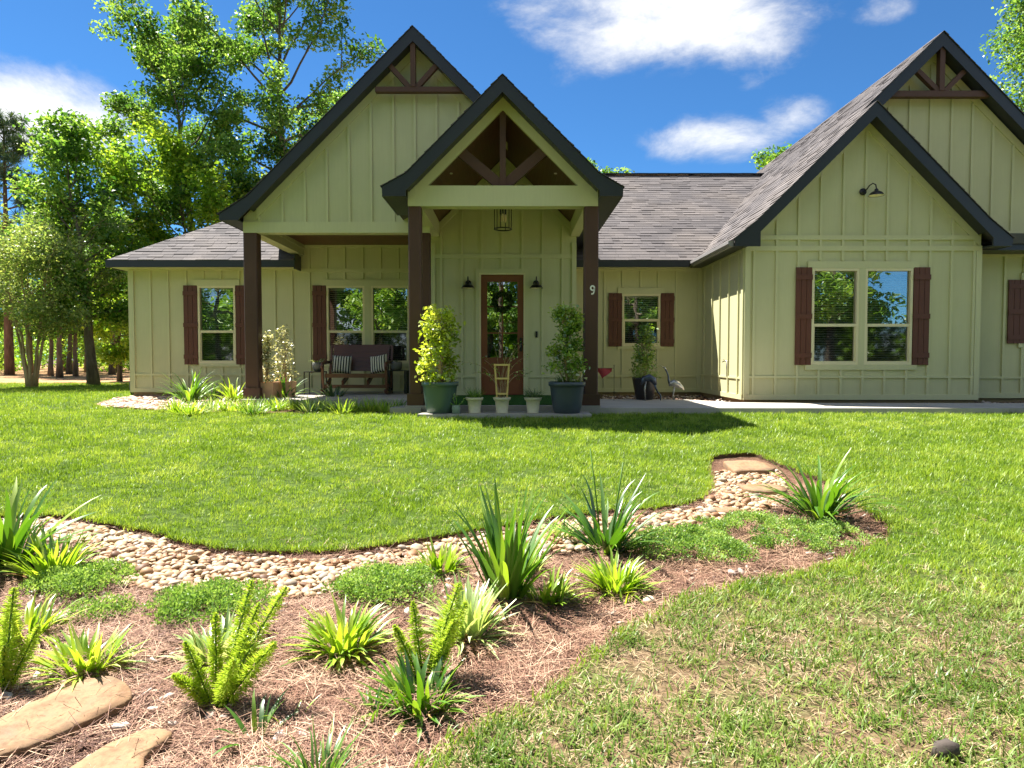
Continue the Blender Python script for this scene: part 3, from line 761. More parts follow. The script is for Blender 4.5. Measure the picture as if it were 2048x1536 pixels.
# main roof: left hip part, middle, right part
RM = slab([(XHL, YE, ZEV), (XF0, YE, ZEV), (XF0, YRG, ZRG), (XHT, YRG, ZRG)], .10, 'roof_deck'); RM['label'] = 'grey shingled hip roof of the left wing'
slab([(XHL, YE, ZEV), (XHT, YRG, ZRG), (XHL, YRG+4.65, ZEV)], .10, 'roof_deck')
slab([(XF0, YE+.8, ZEV+.8*PT), (XF1, YE+.8, ZEV+.8*PT), (XF1, YRG, ZRG), (XF0, YRG, ZRG)], .10, 'roof_deck')
RC = slab([(XF1, YE, ZEV), (7.4, YE, ZEV), (7.4, YRG, ZRG), (XF1, YRG, ZRG)], .10, 'roof_deck'); RC['label'] = 'grey shingled main roof between portico and right wing'
slab([(XHT, YRG, ZRG), (7.4, YRG, ZRG), (7.4, YRG+4.65, ZEV), (XHL, YRG+4.65, ZEV)], .10, 'roof_deck')
Vm = (0, 1, PT)
shingles(RM, (XHL, YE-.03, ZEV-.02), (1, 0, 0), Vm, [(0, 0), (XF0-XHL, 0), (XF0-XHL, 2.6), (2.6/sl, 2.6)], 1)
shingles(RC, (XF1, YE-.03, ZEV-.02), (1, 0, 0), Vm, [(-.35, 0), (3.4, 0), (5.9, 4.65*sl+.03), (-.35, 4.65*sl+.03)], 2)
rc = MB()
for i in range(19):
    a = XF1+i*.3; rc.beam((a, YRG, ZRG+.02+.004*(i % 2)), (a+.31, YRG, ZRG+.022), .22, .03)
rc.build('ridge_cap', 'black_trim', RC)
# fascia and soffit of the main roof
def fasc(parent, x0, x1, y0, y1, z0, z1): return MB().box(x0, x1, y0, y1, z0, z1).build('fascia', 'black_trim', parent)
fz0, fz1 = ZEV-.17, ZEV-.012
fasc(RM, XHL-.005, XF0+.02, YE-.03, YE+.0, fz0, fz1); fasc(RM, XHL-.03, XHL-.005, YE-.03, YRG+4.6, fz0, fz1)
fasc(RM, XF0-.01, XF0+.02, YE+.0, YB, fz0-.03, ZEV+.12)
fasc(RC, XF1-.3, XW0-.40, YE-.03, YE, fz0, fz1)
MB().box(XHL, XF0-.01, YE, YB, fz0+.01, fz0+.03).build('soffit', 'siding_trim', RM)
MB().box(XHL, XL, YB, YRG+4.6, fz0+.01, fz0+.03).build('soffit', 'siding_trim', RM)
MB().box(XF1-.3, XW0-.4, YE, YB, fz0+.01, fz0+.03).build('soffit', 'siding_trim', RC)
MB().box(XHL+.10, XHL+.42, YB+1.4, YB+2.2, fz0-.22, fz0-.04).build('lower_eave_return', 'black_trim', RM)

def chop(parent, prof, yf, drop, wall_x, bottom, mat='black_trim', th=.04):
    """one rake fascia with its boxed return: prof = [peak, flare start, tip] in (x,z)"""
    pk, fs, tip = prof
    s = 1 if tip[0] > pk[0] else -1
    inner_x = wall_x
    poly = [pk, fs, tip, (tip[0]-s*.02, bottom), (inner_x, bottom), (inner_x, pk[1]-abs(inner_x-pk[0])-drop), (pk[0], pk[1]-drop)]
    MB().prism(poly, yf, yf+th).build('fascia', mat, parent)
def gable_roof(yf, yback, prof_l, prof_r, drop, ywall, label, th=.10, sh_seed=0, right_to=None):
    """profiles are [peak, flare start, tip]; slabs, rake soffits and a strip of shingles along the rake edge"""
    m = MB()
    for pr in (prof_l, prof_r):
        for a, b in zip(pr, pr[1:]):
            m.prism([a, b, (b[0], b[1]-th), (a[0], a[1]-th)], yf+.02, yback)
    o = m.build('roof', 'roof_deck', HOUSE); o['label'] = label
    for k, pr in enumerate((prof_l, prof_r)):
        for a, b in zip(pr, pr[1:]):
            d = Vector((a[0]-b[0], 0, a[1]-b[1])); Ls = d.length
            shingles(o, (b[0], yf-.02, b[1]+.004), (0, 1, 0), d, [(0, -.02), (1.2, -.02), (1.2, Ls), (0, Ls)], sh_seed+k, front=False)
        MB().prism([pr[0], pr[1], (pr[1][0], pr[1][1]-drop*.85), (pr[0][0], pr[0][1]-drop*.85)], yf+.041, ywall-.002).build('rake_soffit', 'black_trim', o)
    return o
XZ = lambda p: (p.x, p.z)
# left gable over the porch
YLF = 12.42
LPK = P(825, 52, YLF)
lgl = [XZ(LPK), (LPK.x-3.0, LPK.z-3.0), (LPK.x-3.52, LPK.z-3.33)]
xend = PEAK.x+.05
lgr = [XZ(LPK), (LPK.x+.5, LPK.z-.5), (xend, LPK.z-(xend-LPK.x))]
RL = gable_roof(YLF, 21.0, lgl, lgr, .26, YG, 'left gable roof over the porch', sh_seed=11)
zbL = PZ(440, YLF)
xbw = PX(487, YG, 440)
chop(RL, lgl, YLF, .26, xbw+.02, zbL)
MB().prism([XZ(LPK), lgr[2], (lgr[2][0], lgr[2][1]-.26), (LPK.x, LPK.z-.26)], YLF, YLF+.04).build('fascia', 'black_trim', RL)
MB().box(lgl[2][0]+.02, xbw, YLF+.04, 15.2, zbL+.005, zbL+.03).build('soffit', 'black_trim', RL)
MB().box(lgl[2][0], lgl[2][0]+.025, YLF+.04, 16.4, zbL-.0, lgl[2][1]-.02).build('fascia', 'black_trim', RL)
# left gable wall above the porch beam
zfb, zft = PZ(466, YG), PZ(444, YG)
def lz(x, drop=0): return LPK.z-abs(x-LPK.x)-drop
XRP = -1.52
XIX = (LPK.z+LPK.x-.12-PEAK.z+PEAK.x+.05)/2      # where the two roofs meet
pts = [(xbw, zft), (XRP, zft), (XRP, pz(XRP, .05)), (XIX, pz(XIX, .05)), (LPK.x, LPK.z-.12), (xbw, lz(xbw, .12))]
W7 = MB().prism(pts, YG, YG+.15).build('wall', 'siding', HOUSE); W7['label'] = 'gable wall over the porch'
boards(W7, YG, [PX(p, YG, 300) for p in (517, 564, 609, 653.5, 698, 742, 787, 830, 873, 917)], lambda x: max(zft, pz(x, .05) if x > -1.6 else zft), lambda x: lz(x, .40))
for sgn, ln in ((-1, 2.95), (1, 1.7)):
    e = LPK.x+sgn*ln
    MB().prism([(LPK.x, lz(LPK.x, .22)), (e, lz(e, .22)), (e, lz(e, .40)), (LPK.x, lz(LPK.x, .40))], YG-.024, YG).build('rake_trim', 'siding_trim', W7)
MB().box(xbw, XRP, YG-.03, YG+.20, zfb, zft).build('porch_beam', 'siding_trim', HOUSE)
# porch ceiling, planked, and the side beam running back to the wall
PC = MB().box(xbw+.25, XD0, YG+.2, YB, ZPC, ZPC+.05).build('porch_ceiling', 'black_metal', HOUSE)
y = YG+.21
while y < YB-.02:
    MB().box(xbw+.26, XD0, y, y+.138, ZPC-.014, ZPC).build('ceiling_board', 'ceiling_wood', PC); y += .142
MB().box(xbw+.02, xbw+.25, YG+.2, YB, zfb+.01, zft+.02).build('porch_beam', 'siding_trim', HOUSE)
MB().box(xbw+.251, xbw+.27, YG+.2, YB, zft-.04, ZPC-.015).build('beam_trim', 'siding_trim', PC)
MB().box(xbw+.02, xbw+.25, YG+.2, YB, zft+.021, ZPC+.05).build('beam_trim', 'siding_trim', PC)
MB().box(xbw+.25, XRP, YG+.01, YG+.199, zft, ZPC+.05).build('beam_trim', 'siding_trim', PC)
# portico roof
ppl = [XZ(PEAK), (PEAK.x-1.49, PEAK.z-1.49), (PX(763, 10.65, 372), PZ(372.5, 10.65))]
ppr = [XZ(PEAK), (PEAK.x+1.49, PEAK.z-1.49), (PX(1247, 10.65, 372), PZ(374, 10.65))]
RP = gable_roof(10.65, 18.6, ppl, ppr, .26, YP-.03, 'steep portico roof over the front door', sh_seed=21)
zbP = PZ(392, 10.65)
bx0, bx1 = PX(817, YP, 392), PX(1195, YP, 392)
chop(RP, ppl, 10.65, .26, bx0+.01, zbP); chop(RP, ppr, 10.65, .26, bx1-.01, zbP)
for a, b, c in ((ppl[2][0]+.02, bx0-.002, -1), (bx1+.002, ppr[2][0]-.02, 1)):
    MB().box(a, b, 10.69, 15.6 if c > 0 else 12.1, zbP+.005, zbP+.025).build('soffit', 'black_trim', RP)
    e = ppl[2][0] if c < 0 else ppr[2][0]
    MB().box(min(e, e-c*.025), max(e, e-c*.025), 10.69, 15.8 if c > 0 else 12.1, zbP, ppl[2][1]-.015).build('fascia', 'black_trim', RP)
# portico beam, rake boards, posts
zB0, zB1 = PZ(413, YP), PZ(372, YP)
MB().box(bx0, bx1, YP-.03, YP+.20, zB0, zB1).build('portico_beam', 'siding_trim', HOUSE)
for e0, e1 in ((bx0-.005, bx0+.12), (bx1-.12, bx1+.005)):
    MB().box(e0, e1, YP-.045, YP-.031, zB0-.001, zB1+.06).build('beam_trim', 'siding_trim', RP)
for sgn in (-1, 1):
    e = bx0 if sgn < 0 else bx1
    MB().prism([(PEAK.x, pz(PEAK.x, .22)), (e, pz(e, .22)), (e, pz(e, .22)-.19), (PEAK.x, pz(PEAK.x, .22)-.19)], YP-.028, YP+.05).build('rake_trim', 'siding_trim', RP)
for a, b in ((bx0+.02, bx0+.20), (bx1-.20, bx1-.02)):
    MB().box(a, b, YP+.2, YD, zB0+.01, zB1).build('portico_beam', 'siding_trim', HOUSE)
# vaulted ceiling boards
PV = MB().prism([(bx0+.1, pz(bx0+.1, .30)), (PEAK.x, PEAK.z-.30), (bx1-.1, pz(bx1-.1, .30)), (bx1-.1, pz(bx1-.1, .27)), (PEAK.x, PEAK.z-.27), (bx0+.1, pz(bx0+.1, .27))], YP+.06, YD-.03).build('portico_ceiling', 'black_metal', HOUSE)
for sgn in (-1, 1):
    k = 0
    while True:
        s0 = .012+k*.092; x0 = PEAK.x+sgn*s0/math.sqrt(2)*1.0; x1 = PEAK.x+sgn*(s0+.088)/math.sqrt(2)
        if not (bx0+.1 < x1 < bx1-.1): break
        MB().prism([(x0, pz(x0, .302)), (x1, pz(x1, .302)), (x1, pz(x1, .320)), (x0, pz(x0, .320))], YP+.055, YD-.028).build('ceiling_board', 'ceiling_wood', PV)
        k += 1
for sgn in (-1, 1):
    x = PEAK.x+sgn*.89
    MB().lathe([(.001, 0), (.03, 0), (.03, .012)], (x, 11.7, pz(x, .338)), 12).build('downlight', 'lamp_white', PV)
def post(x0, x1, y0, y1, z0, z1, base=True):
    w = .016
    p = MB().prism([(x0+w, y0), (x1-w, y0), (x1, y0+w), (x1, y1-w), (x1-w, y1), (x0+w, y1), (x0, y1-w), (x0, y0+w)], z0, z1, 'z').build('porch_post', 'brown_wood', HOUSE)
    if base: MB().box(x0-.03, x1+.03, y0-.03, y1+.03, z0, z0+.20).build('post_base', 'brown_wood', p)
    return p
LP0, LP1 = PX(490, YG), PX(517, YG)
post(LP0, LP1, YG-.02, YG+.22, FL, zfb)
post(-1.75, XRP-.005, YG-.02, YG+.2, FL, zfb)
post(PX(818, YP), PX(843, YP), YP-.02, YP+.2, FL-.02, zB0)
q = post(PX(1168, YP), PX(1196, YP), YP-.02, YP+.2, FL-.02, zB0); q['label'] = 'porch post with the white house number'
# house number 9, cut from flat metal
def nine(parent, c, hgt, y):
    m = MB(); n = 26; R0 = hgt*.30; k = .42
    rx, rzz = R0*.92, R0
    cz = c[1]+hgt*.2
    ang = [2*math.pi*i/n for i in range(n)]
    o_ = [(c[0]+rx*math.cos(a), cz+rzz*math.sin(a)) for a in ang]; i_ = [(c[0]+rx*k*math.cos(a), cz+rzz*.5*math.sin(a)) for a in ang]
    vs = [(p[0], y-.008, p[1]) for p in o_+i_]+[(p[0], y, p[1]) for p in o_+i_]
    fs = []
    for i in range(n):
        j = (i+1) % n
        fs += [(i, j, n+j, n+i), (2*n+i, i, j, 2*n+j)[::-1], (n+i, n+j, 3*n+j, 3*n+i)]
    m.add(vs, fs)
    tail = []
    for t in range(9):
        u = t/8; a = -u*1.75
        tail.append((c[0]+rx*.74*math.cos(a)*(1-.25*u), cz-hgt*.02 + hgt*.62*math.sin(a)*.98))
    for a, b in zip(tail, tail[1:]):
        m.beam((a[0], y-.004, a[1]), (b[0], y-.004, b[1]), .008, hgt*.145, side=(0, 1, 0))
    m.lathe([(.001, 0), (hgt*.095, 0)], (0, 0, 0), 3) if False else None
    e = tail[-1]; m.beam((e[0]-hgt*.10, y-.004, e[1]+hgt*.03), (e[0], y-.004, e[1]), .0081, hgt*.16, side=(0, 1, 0))
    m.build('house_number', 'number_white', parent, fix=True)
nc = P(1185, 580, YP-.02); nine(q, (nc.x, nc.z), .152, YP-.021)
# trusses in the gables
def truss(yf, y1, tie, king, braces, mat='brown_wood', parent=HOUSE):
    x0, x1, z0, z1 = tie
    t = MB().box(x0, x1, yf, y1, z0, z1).build('gable_truss', mat, parent)
    MB().box(king[0], king[1], yf-.012, y1-.012, z1 if len(king) < 4 else king[3], king[2]).build('king_post', mat, t)
    for (a, b, w) in braces:
        MB().beam((a[0], (yf+y1)/2, a[1]), (b[0], (yf+y1)/2, b[1]), y1-yf-.02, w, side=(0, 1, 0)).build('brace', mat, t)
    return t
Yt = YLF+.05
qx = lambda px, py: P(px, py, Yt)
truss(Yt, Yt+.12, (qx(750, 178).x, qx(930, 178).x, qx(800, 183).z, qx(800, 173).z), (qx(820.5, 120).x, qx(830.5, 120).x, qx(825, 72).z),
      [(XZ(qx(819, 174)), XZ(qx(776, 126)), .085), (XZ(qx(832, 174)), XZ(qx(875, 126)), .085)])
Yt = 13.05
truss(Yt, Yt+.12, (qx(1784, 187).x, qx(1988, 187).x, qx(1880, 193).z, qx(1880, 181).z), (qx(1880, 120).x, qx(1890, 120).x, qx(1885, 88).z),
      [(XZ(qx(1879, 181)), XZ(qx(1836, 138)), .085), (XZ(qx(1892, 181)), XZ(qx(1934, 138)), .085)])
Yt = 11.03
kp = MB().box(qx(999.5, 300).x, qx(1011.5, 300).x, Yt-.01, Yt+.14, zB1, qx(1005, 212).z).build('gable_truss', 'brown_wood', HOUSE)
for a, b in (((1001, 369), (918, 300)), ((1010, 369), (1092, 297))):
    pa, pb = qx(*a), qx(*b)
    MB().beam((pa.x, Yt+.07, pa.z), (pb.x, Yt+.07, pb.z), .11, .16, side=(0, 1, 0)).build('brace', 'brown_wood', kp)
# right wing roof: one long left slope shared by both gables
YRF, YBF = 12.40, 13.0
Xe = PX(1470, YRF, 476); Ze = PZ(476, YRF)
Xfs = Xe+.42; Zfs = RPK.z-(RPK.x-Xfs)
poly1 = [(Xfs, YRF+.02, Zfs), (RPK.x, YRF+.02, RPK.z), (RPK.x, YBF+.02, RPK.z), (BPK.x, YBF+.02, BPK.z), (BPK.x, 24.4, BPK.z), (Xfs, 24.4, Zfs)]
dz = BPK.z-(RPK.z+(BPK.x-RPK.x))
RW = slab(poly1, .10, 'roof_deck'); RW['label'] = 'steep left slope of the right wing roof'
slab([(Xe, YRF+.02, Ze), (Xfs, YRF+.02, Zfs), (Xfs, 19.0, Zfs), (Xe, 19.0, Ze)], .08, 'roof_deck')
d = Vector((RPK.x-Xfs, 0, RPK.z-Zfs)); L1 = d.length
shingles(RW, (Xfs, 0, Zfs), (0, 1, 0), d, [(YRF-.02, 0), (19.6, 0), (19.6, L1), (YRF-.02, L1)], 31)
d2 = Vector((BPK.x-RPK.x, 0, BPK.z-RPK.z)); L2 = d2.length
shingles(RW, (RPK.x, 0, RPK.z), (0, 1, 0), d2, [(YBF-.02, 0), (22.5, 0), (22.5, L2), (YBF-.02, L2)], 32)
d3 = Vector((Xfs-Xe, 0, Zfs-Ze)); shingles(RW, (Xe, 0, Ze), (0, 1, 0), d3, [(YRF-.02, -.02), (16.0, -.02), (16.0, d3.length), (YRF-.02, d3.length)], 33)
rl = [XZ(RPK), (Xfs, Zfs), (Xe, Ze)]; rr_ = [XZ(RPK), (2*RPK.x-Xfs, Zfs), (2*RPK.x-Xe, Ze)]
zbR = PZ(492, YRF)
chop(RW, rl, YRF, .27, XW0+.17, zbR)
m = MB()
for a, b in zip(rr_, rr_[1:]): m.prism([a, b, (b[0], b[1]-.1), (a[0], a[1]-.1)], YRF+.02, 14.6)
RR = m.build('roof', 'roof_deck', HOUSE); RR['label'] = 'right slope of the front gable'
chop(RR, rr_, YRF, .27, XW1-.01, zbR)
for a, b in zip(rr_, rr_[1:]):
    dd = Vector((a[0]-b[0], 0, a[1]-b[1])); shingles(RR, (b[0], YRF-.02, b[1]+.004), (0, 1, 0), dd, [(0, -.02), (.9, -.02), (.9, dd.length), (0, dd.length)], 41, front=False)
for o_, pr in ((RW, rl), (RR, rr_)):
    MB().prism([pr[0], pr[1], (pr[1][0], pr[1][1]-.23), (pr[0][0], pr[0][1]-.23)], YRF+.041, YR-.002).build('rake_soffit', 'black_trim', o_)
MB().box(Xe+.02, XW0-.002, YRF+.04, YB, zbR+.02, zbR+.04).build('soffit', 'black_trim', RW)
MB().box(Xe-.004, Xe+.02, YRF+.04, YB-.4, zbR+.01, Ze-.02).build('fascia', 'black_trim', RW)
MB().prism([(Xe-.10, Ze-.035), (Xe-.006, Ze-.035), (Xe-.006, Ze-.14), (Xe-.06, Ze-.14), (Xe-.10, Ze-.09)], YRF+.06, YE-.05).build('gutter', 'gutter_grey', RW)
MB().box(XW1+.002, 2*RPK.x-Xe-.02, YRF+.04, YBG, zbR+.005, zbR+.03).build('soffit', 'black_trim', RR)
e = 2*RPK.x-Xe; MB().box(e-.02, e+.004, YRF+.04, YBG, zbR, Ze-.02).build('fascia', 'black_trim', RR)
# big gable: front rake, right slope
bl = [XZ(BPK), (RPK.x+.02, BPK.z-(BPK.x-RPK.x)+.02)]
Xbe = BPK.x+4.6
MB().prism([bl[0], bl[1], (bl[1][0], bl[1][1]-.27), (BPK.x, BPK.z-.27)], YBF, YBF+.04).build('fascia', 'black_trim', RW)
MB().prism([(BPK.x, BPK.z-.012), (RPK.x+.02, bl[1][1]-.012), (RPK.x+.02, bl[1][1]-.23), (BPK.x, BPK.z-.23)], YBF+.041, YBG-.002).build('rake_soffit', 'black_trim', RW)
m = MB(); m.prism([XZ(BPK), (Xbe, BPK.z-4.6), (Xbe, BPK.z-4.7), (BPK.x, BPK.z-.1)], YBF+.02, 24.4)
RB = m.build('roof', 'roof_deck', HOUSE); RB['label'] = 'right slope of the tall back gable'
MB().prism([XZ(BPK), (Xbe, BPK.z-4.6), (Xbe, BPK.z-4.87), (BPK.x, BPK.z-.27)], YBF, YBF+.04).build('fascia', 'black_trim', RB)
MB().prism([(BPK.x, BPK.z-.10), (Xbe, BPK.z-4.70), (Xbe, BPK.z-4.83), (BPK.x, BPK.z-.23)], YBF+.041, YBG-.002).build('rake_soffit', 'black_trim', RB)
dd = Vector((-4.6, 0, 4.6)); shingles(RB, (Xbe, YBF-.02, BPK.z-4.596), (0, 1, 0), dd, [(0, 0), (.9, 0), (.9, dd.length), (0, dd.length)], 43, front=False)
# low eave along the wall beyond the front gable
pe = MB().box(XW1+.02, XR+.3, YBF-.25, YBG-.03, PZ(500, YBF-.25), PZ(488, YBF-.25)).build('eave_return', 'black_trim', HOUSE)
MB().prism([(YBF-.30, PZ(488, YBF-.25)), (YBG-.03, PZ(488, YBF-.25)), (YBG-.03, PZ(467, YBG))], XW1+.02, XR+.3, 'x').build('pent_roof', 'black_trim', pe)
# ---------- shingles: the 300 that show largest are pieces, the others one mass per roof
SH_TOPS.sort(key=lambda s: -s[0])
for ar, vs, fs, tone, roof in SH_TOPS[:300]:
    o0 = OFF[roof.name]; me = bpy.data.meshes.new('shingle')
    me.from_pydata([tuple(v-o0) for v in vs], [], fs); a = me.attributes.new('tone', 'FLOAT', 'POINT'); a.data.foreach_set('value', [tone]*len(vs))
    me.materials.append(M['shingle']); o = bpy.data.objects.new('shingle', me); link(o); o.parent = roof
byroof = {}
for s in SH_TOPS[300:]: byroof.setdefault(s[4].name, []).append(s)
for rn, lst in byroof.items():
    roof = bpy.data.objects[rn]; o0 = OFF[rn]; V = []; Fs = []; T = []
    for ar, vs, fs, tone, _ in lst:
        b = len(V); V += [tuple(v-o0) for v in vs]; Fs += [tuple(i+b for i in f) for f in fs]; T += [tone]*len(vs)
    me = bpy.data.meshes.new('shingles'); me.from_pydata(V, [], Fs); a = me.attributes.new('tone', 'FLOAT', 'POINT'); a.data.foreach_set('value', T)
    me.materials.append(M['shingle']); o = bpy.data.objects.new('shingle_courses', me); link(o); o.parent = roof; stuff(o)
# ================================================================ the ground
def inpoly(x, y, poly):
    c = False; n = len(poly); j = n-1
    for i in range(n):
        xi, yi = poly[i]; xj, yj = poly[j]
        if (yi > y) != (yj > y) and x < (xj-xi)*(y-yi)/(yj-yi)+xi: c = not c
        j = i
    return c
def inpoly_np(X, Y, poly):
    c = np.zeros(X.shape, bool); n = len(poly); j = n-1
    for i in range(n):
        xi, yi = poly[i]; xj, yj = poly[j]
        with np.errstate(divide='ignore', invalid='ignore'):
            h = ((yi > Y) != (yj > Y)) & (X < (xj-xi)*(Y-yi)/(yj-yi+1e-12)+xi)
        c ^= h; j = i
    return c
def smooth_line(pts, n=6):
    """Catmull-Rom through 2D points, open"""
    out = []
    for i in range(len(pts)-1):
        p0 = pts[max(i-1, 0)]; p1 = pts[i]; p2 = pts[i+1]; p3 = pts[min(i+2, len(pts)-1)]
        for k in range(n):
            t = k/n
            out.append(tuple(.5*((2*p1[a])+(-p0[a]+p2[a])*t+(2*p0[a]-5*p1[a]+4*p2[a]-p3[a])*t*t+(-p0[a]+3*p1[a]-3*p2[a]+p3[a])*t**3) for a in (0, 1)))
    out.append(tuple(pts[-1])); return out
g2 = lambda px, py: tuple(G(px, py)[:2])
rj = random.Random(5)
# upper edge of the bed against the main lawn, then its right tip, then its lower edge against the street-side lawn
up_px = [(-420, 1075), (-200, 1045), (0, 1030), (120, 1030), (195, 1040), (300, 1060), (420, 1091), (560, 1101), (700, 1096), (820, 1079), (950, 1058), (1090, 1034), (1200, 1020), (1300, 1015), (1375, 1003), (1408, 985), (1414, 950), (1413, 915), (1450, 908), (1505, 905), (1535, 915), (1600, 940), (1680, 975), (1740, 1020), (1785, 1052)]
lo_px = [(1775, 1072), (1700, 1118), (1600, 1147), (1480, 1170), (1380, 1196), (1300, 1236), (1210, 1290), (1150, 1345), (1080, 1403), (985, 1443), (905, 1495), (850, 1545), (800, 1640), (760, 1900)]
UP = smooth_line([g2(*p) for p in up_px], 6); LO = smooth_line([g2(*p) for p in lo_px], 6)
UP = [(x+rj.uniform(-.012, .012), y+rj.uniform(-.012, .012)) for x, y in UP]; LO = [(x+rj.uniform(-.015, .015), y+rj.uniform(-.015, .015)) for x, y in LO]
LEFTEND = [(LO[-1][0], .6), (-6.5, .6), (-6.5, UP[0][1])]
BED = UP+LO+LEFTEND
# gravel path inside the bed: the bed's upper edge and a lower line
gl_px = [(1560, 935), (1572, 985), (1530, 1012), (1440, 1040), (1370, 1052), (1290, 1075), (1180, 1092), (1060, 1096), (940, 1100), (850, 1115), (760, 1140), (690, 1160), (650, 1178), (590, 1186), (500, 1180), (400, 1172), (300, 1168), (235, 1155), (195, 1125), (175, 1090), (130, 1075), (0, 1080), (-200, 1100), (-420, 1130)]
upg = smooth_line([g2(*p) for p in [(-420, 1077), (-200, 1047), (0, 1034), (120, 1034), (195, 1046), (300, 1068), (420, 1100), (560, 1110), (700, 1105), (820, 1088), (950, 1066), (1090, 1042), (1200, 1028), (1300, 1023), (1380, 1013), (1425, 990), (1432, 950), (1440, 922), (1500, 915), (1545, 920)]], 6)
GRAV = upg+smooth_line([g2(*p) for p in gl_px], 6)
# rock-mulched strip in front of the left wing, and the soil strip by the recess
ROCK = smooth_line([g2(*p) for p in [(196, 810), (225, 801), (262, 795)]], 4)+[(XL-.05, YB+.3), (XL+.05, YB+.03), (-4.95, YB+.03), (-4.95, 12.2), (-4.9, 11.95)]+smooth_line([g2(*p) for p in [(490, 822), (400, 826), (330, 823), (260, 818), (196, 813)]], 4)
PBED = [(-4.95, 12.25), (-1.72, 12.25), (-1.72, 11.35), (-1.9, 10.95), (-3.0, 10.95), (-4.2, 11.05), (-4.9, 11.4)]
EXCL = [BED]
def tri_patch(name, outer, holes, step, z, mat, dryf=None, skirt=.0, extra=()):
    """sheet over a polygon with holes, following the ground"""
    verts = []; edges = []
    for ring in [outer]+list(holes):
        b = len(verts); verts += [Vector(p) for p in ring]; edges += [(b+i, b+(i+1) % len(ring)) for i in range(len(ring))]
    nb = len(verts)
    xs = [p[0] for p in outer]; ys = [p[1] for p in outer]
    for (a, b_, c, d, st) in ([(min(xs), max(xs), min(ys), max(ys), step)]+list(extra)):
        gx_ = np.arange(a, b_, st); gy_ = np.arange(c, d, st); X, Y = np.meshgrid(gx_, gy_)
        X = X.ravel()+rng.uniform(-.1, .1, X.size)*st; Y = Y.ravel()+rng.uniform(-.1, .1, Y.size)*st
        ok = inpoly_np(X, Y, outer)
        for h in holes: ok &= ~inpoly_np(X, Y, h)
        verts += [Vector((x, y)) for x, y in zip(X[ok], Y[ok])]
    v, e, f, *_ = delaunay_2d_cdt(verts, edges, [], 0, 1e-4)
    F = []
    for t in f:
        cx = sum(v[i].x for i in t)/len(t); cy = sum(v[i].y for i in t)/len(t)
        if inpoly(cx, cy, outer) and not any(inpoly(cx, cy, h) for h in holes): F.append(tuple(t))
    V = [(p.x, p.y, ground(p.x, p.y)+z) for p in v]
    if skirt:
        cnt = {}
        for t in F:
            for i in range(3):
                k = (t[i], t[(i+1) % 3]); kk = tuple(sorted(k)); cnt[kk] = None if kk in cnt else k
        mp = {}
        def low(i):
            if i not in mp: mp[i] = len(V); x, y, zz = V[i]; V.append((x, y, zz-skirt))
            return mp[i]
        for k in [k for k in cnt.values() if k]: F.append((k[1], k[0], low(k[0]), low(k[1])))
    me = bpy.data.meshes.new(name); me.from_pydata(V, [], F)
    if dryf:
        a = me.attributes.new('dry', 'FLOAT', 'POINT'); a.data.foreach_set('value', [dryf(p[0], p[1]) for p in V])
    me.materials.append(M[mat])
    if skirt:
        me.materials.append(M['soil'])
        for p in me.polygons:
            if len(p.vertices) == 4: p.material_index = 1
    o = bpy.data.objects.new(name, me); link(o); structure(o)
    return o
def loline(x):
    """y of the bed's lower edge"""
    best = None
    for (x0, y0), (x1, y1) in zip(LO, LO[1:]):
        if min(x0, x1) <= x <= max(x0, x1) and x0 != x1: return y0+(y1-y0)*(x-x0)/(x1-x0)
    return 1.5 if x < LO[-1][0] else LO[0][1]
def dry(x, y):
    """street-side lawn is thin and strawy, the lawn by the house lush"""
    if y > 11 or x < -1.5: return 0.06
    lim = 3.55+max(0, x-2.7)*.42
    d = (lim-y)/.9
    return max(.05, min(1.0, .5+d))
# soil sheet under everything, out to the horizon
soil_outer = [(-400, -120), (400, -120), (400, 500), (-400, 500)]
m = MB()
xs_ = [-400, -60, -30, -14, -8, -4, 0, 4, 8, 14, 30, 60, 400]; ys_ = [-120, -30, -2, 1, 4, 7, 10.6, 14, 20, 30, 60, 120, 500]
vs = [(x, y, ground(x, y)-.065) for y in ys_ for x in xs_]; nx = len(xs_)
m.add(vs, [(j*nx+i, j*nx+i+1, (j+1)*nx+i+1, (j+1)*nx+i) for j in range(len(ys_)-1) for i in range(nx-1)])
structure(m.build('ground', 'soil', None, fix=False))
# lawn: holes for the bed, rock strip, paved areas and house
WALK = [(1.18, 10.92), (14.5, 10.80), (14.5, 12.10), (5.0, 12.12), (4.0, 12.35), (3.3, 13.2), (1.42, 13.3)]
HOUSEPOLY = [(XL+.02, YB+.2), (-4.95+.02, YB+.05), (-4.95+.02, 12.2), (-4.88, 11.45), (-4.2, 11.05), (-3.0, 10.95), (-1.9, 10.95), (-1.75, 10.80), (1.45, 10.80), (1.45, 10.91), (14.5, 10.79), (14.5, 12.6), (XR, 13.5), (XR, 24), (XL+.02, 24)]
HOUSEPOLY = ROCK[:0]+HOUSEPOLY
rock_front = [p for p in ROCK if True]
lawn = tri_patch('lawn', [(-60, -30), (60, -30), (60, 34), (-60, 34)], [BED, HOUSEPOLY[0:0] + ROCK[:5][0:0] + [(-9.6, 13.0)][0:0] + HOUSEPOLY], 2.5, 0.0, 'turf', dry, .05, extra=[(-10, 12, 1.0, 12, .22)])
bed = tri_patch('garden_bed', BED, [], .12, -.045, 'mulch')
gravel = tri_patch('gravel_path', GRAV, [], .12, -.040, 'mulch')
rockbed = tri_patch('rock_bed', ROCK, [], .3, .006, 'mulch')
porchbed = tri_patch('porch_border', PBED, [], .3, .010, 'mulch')
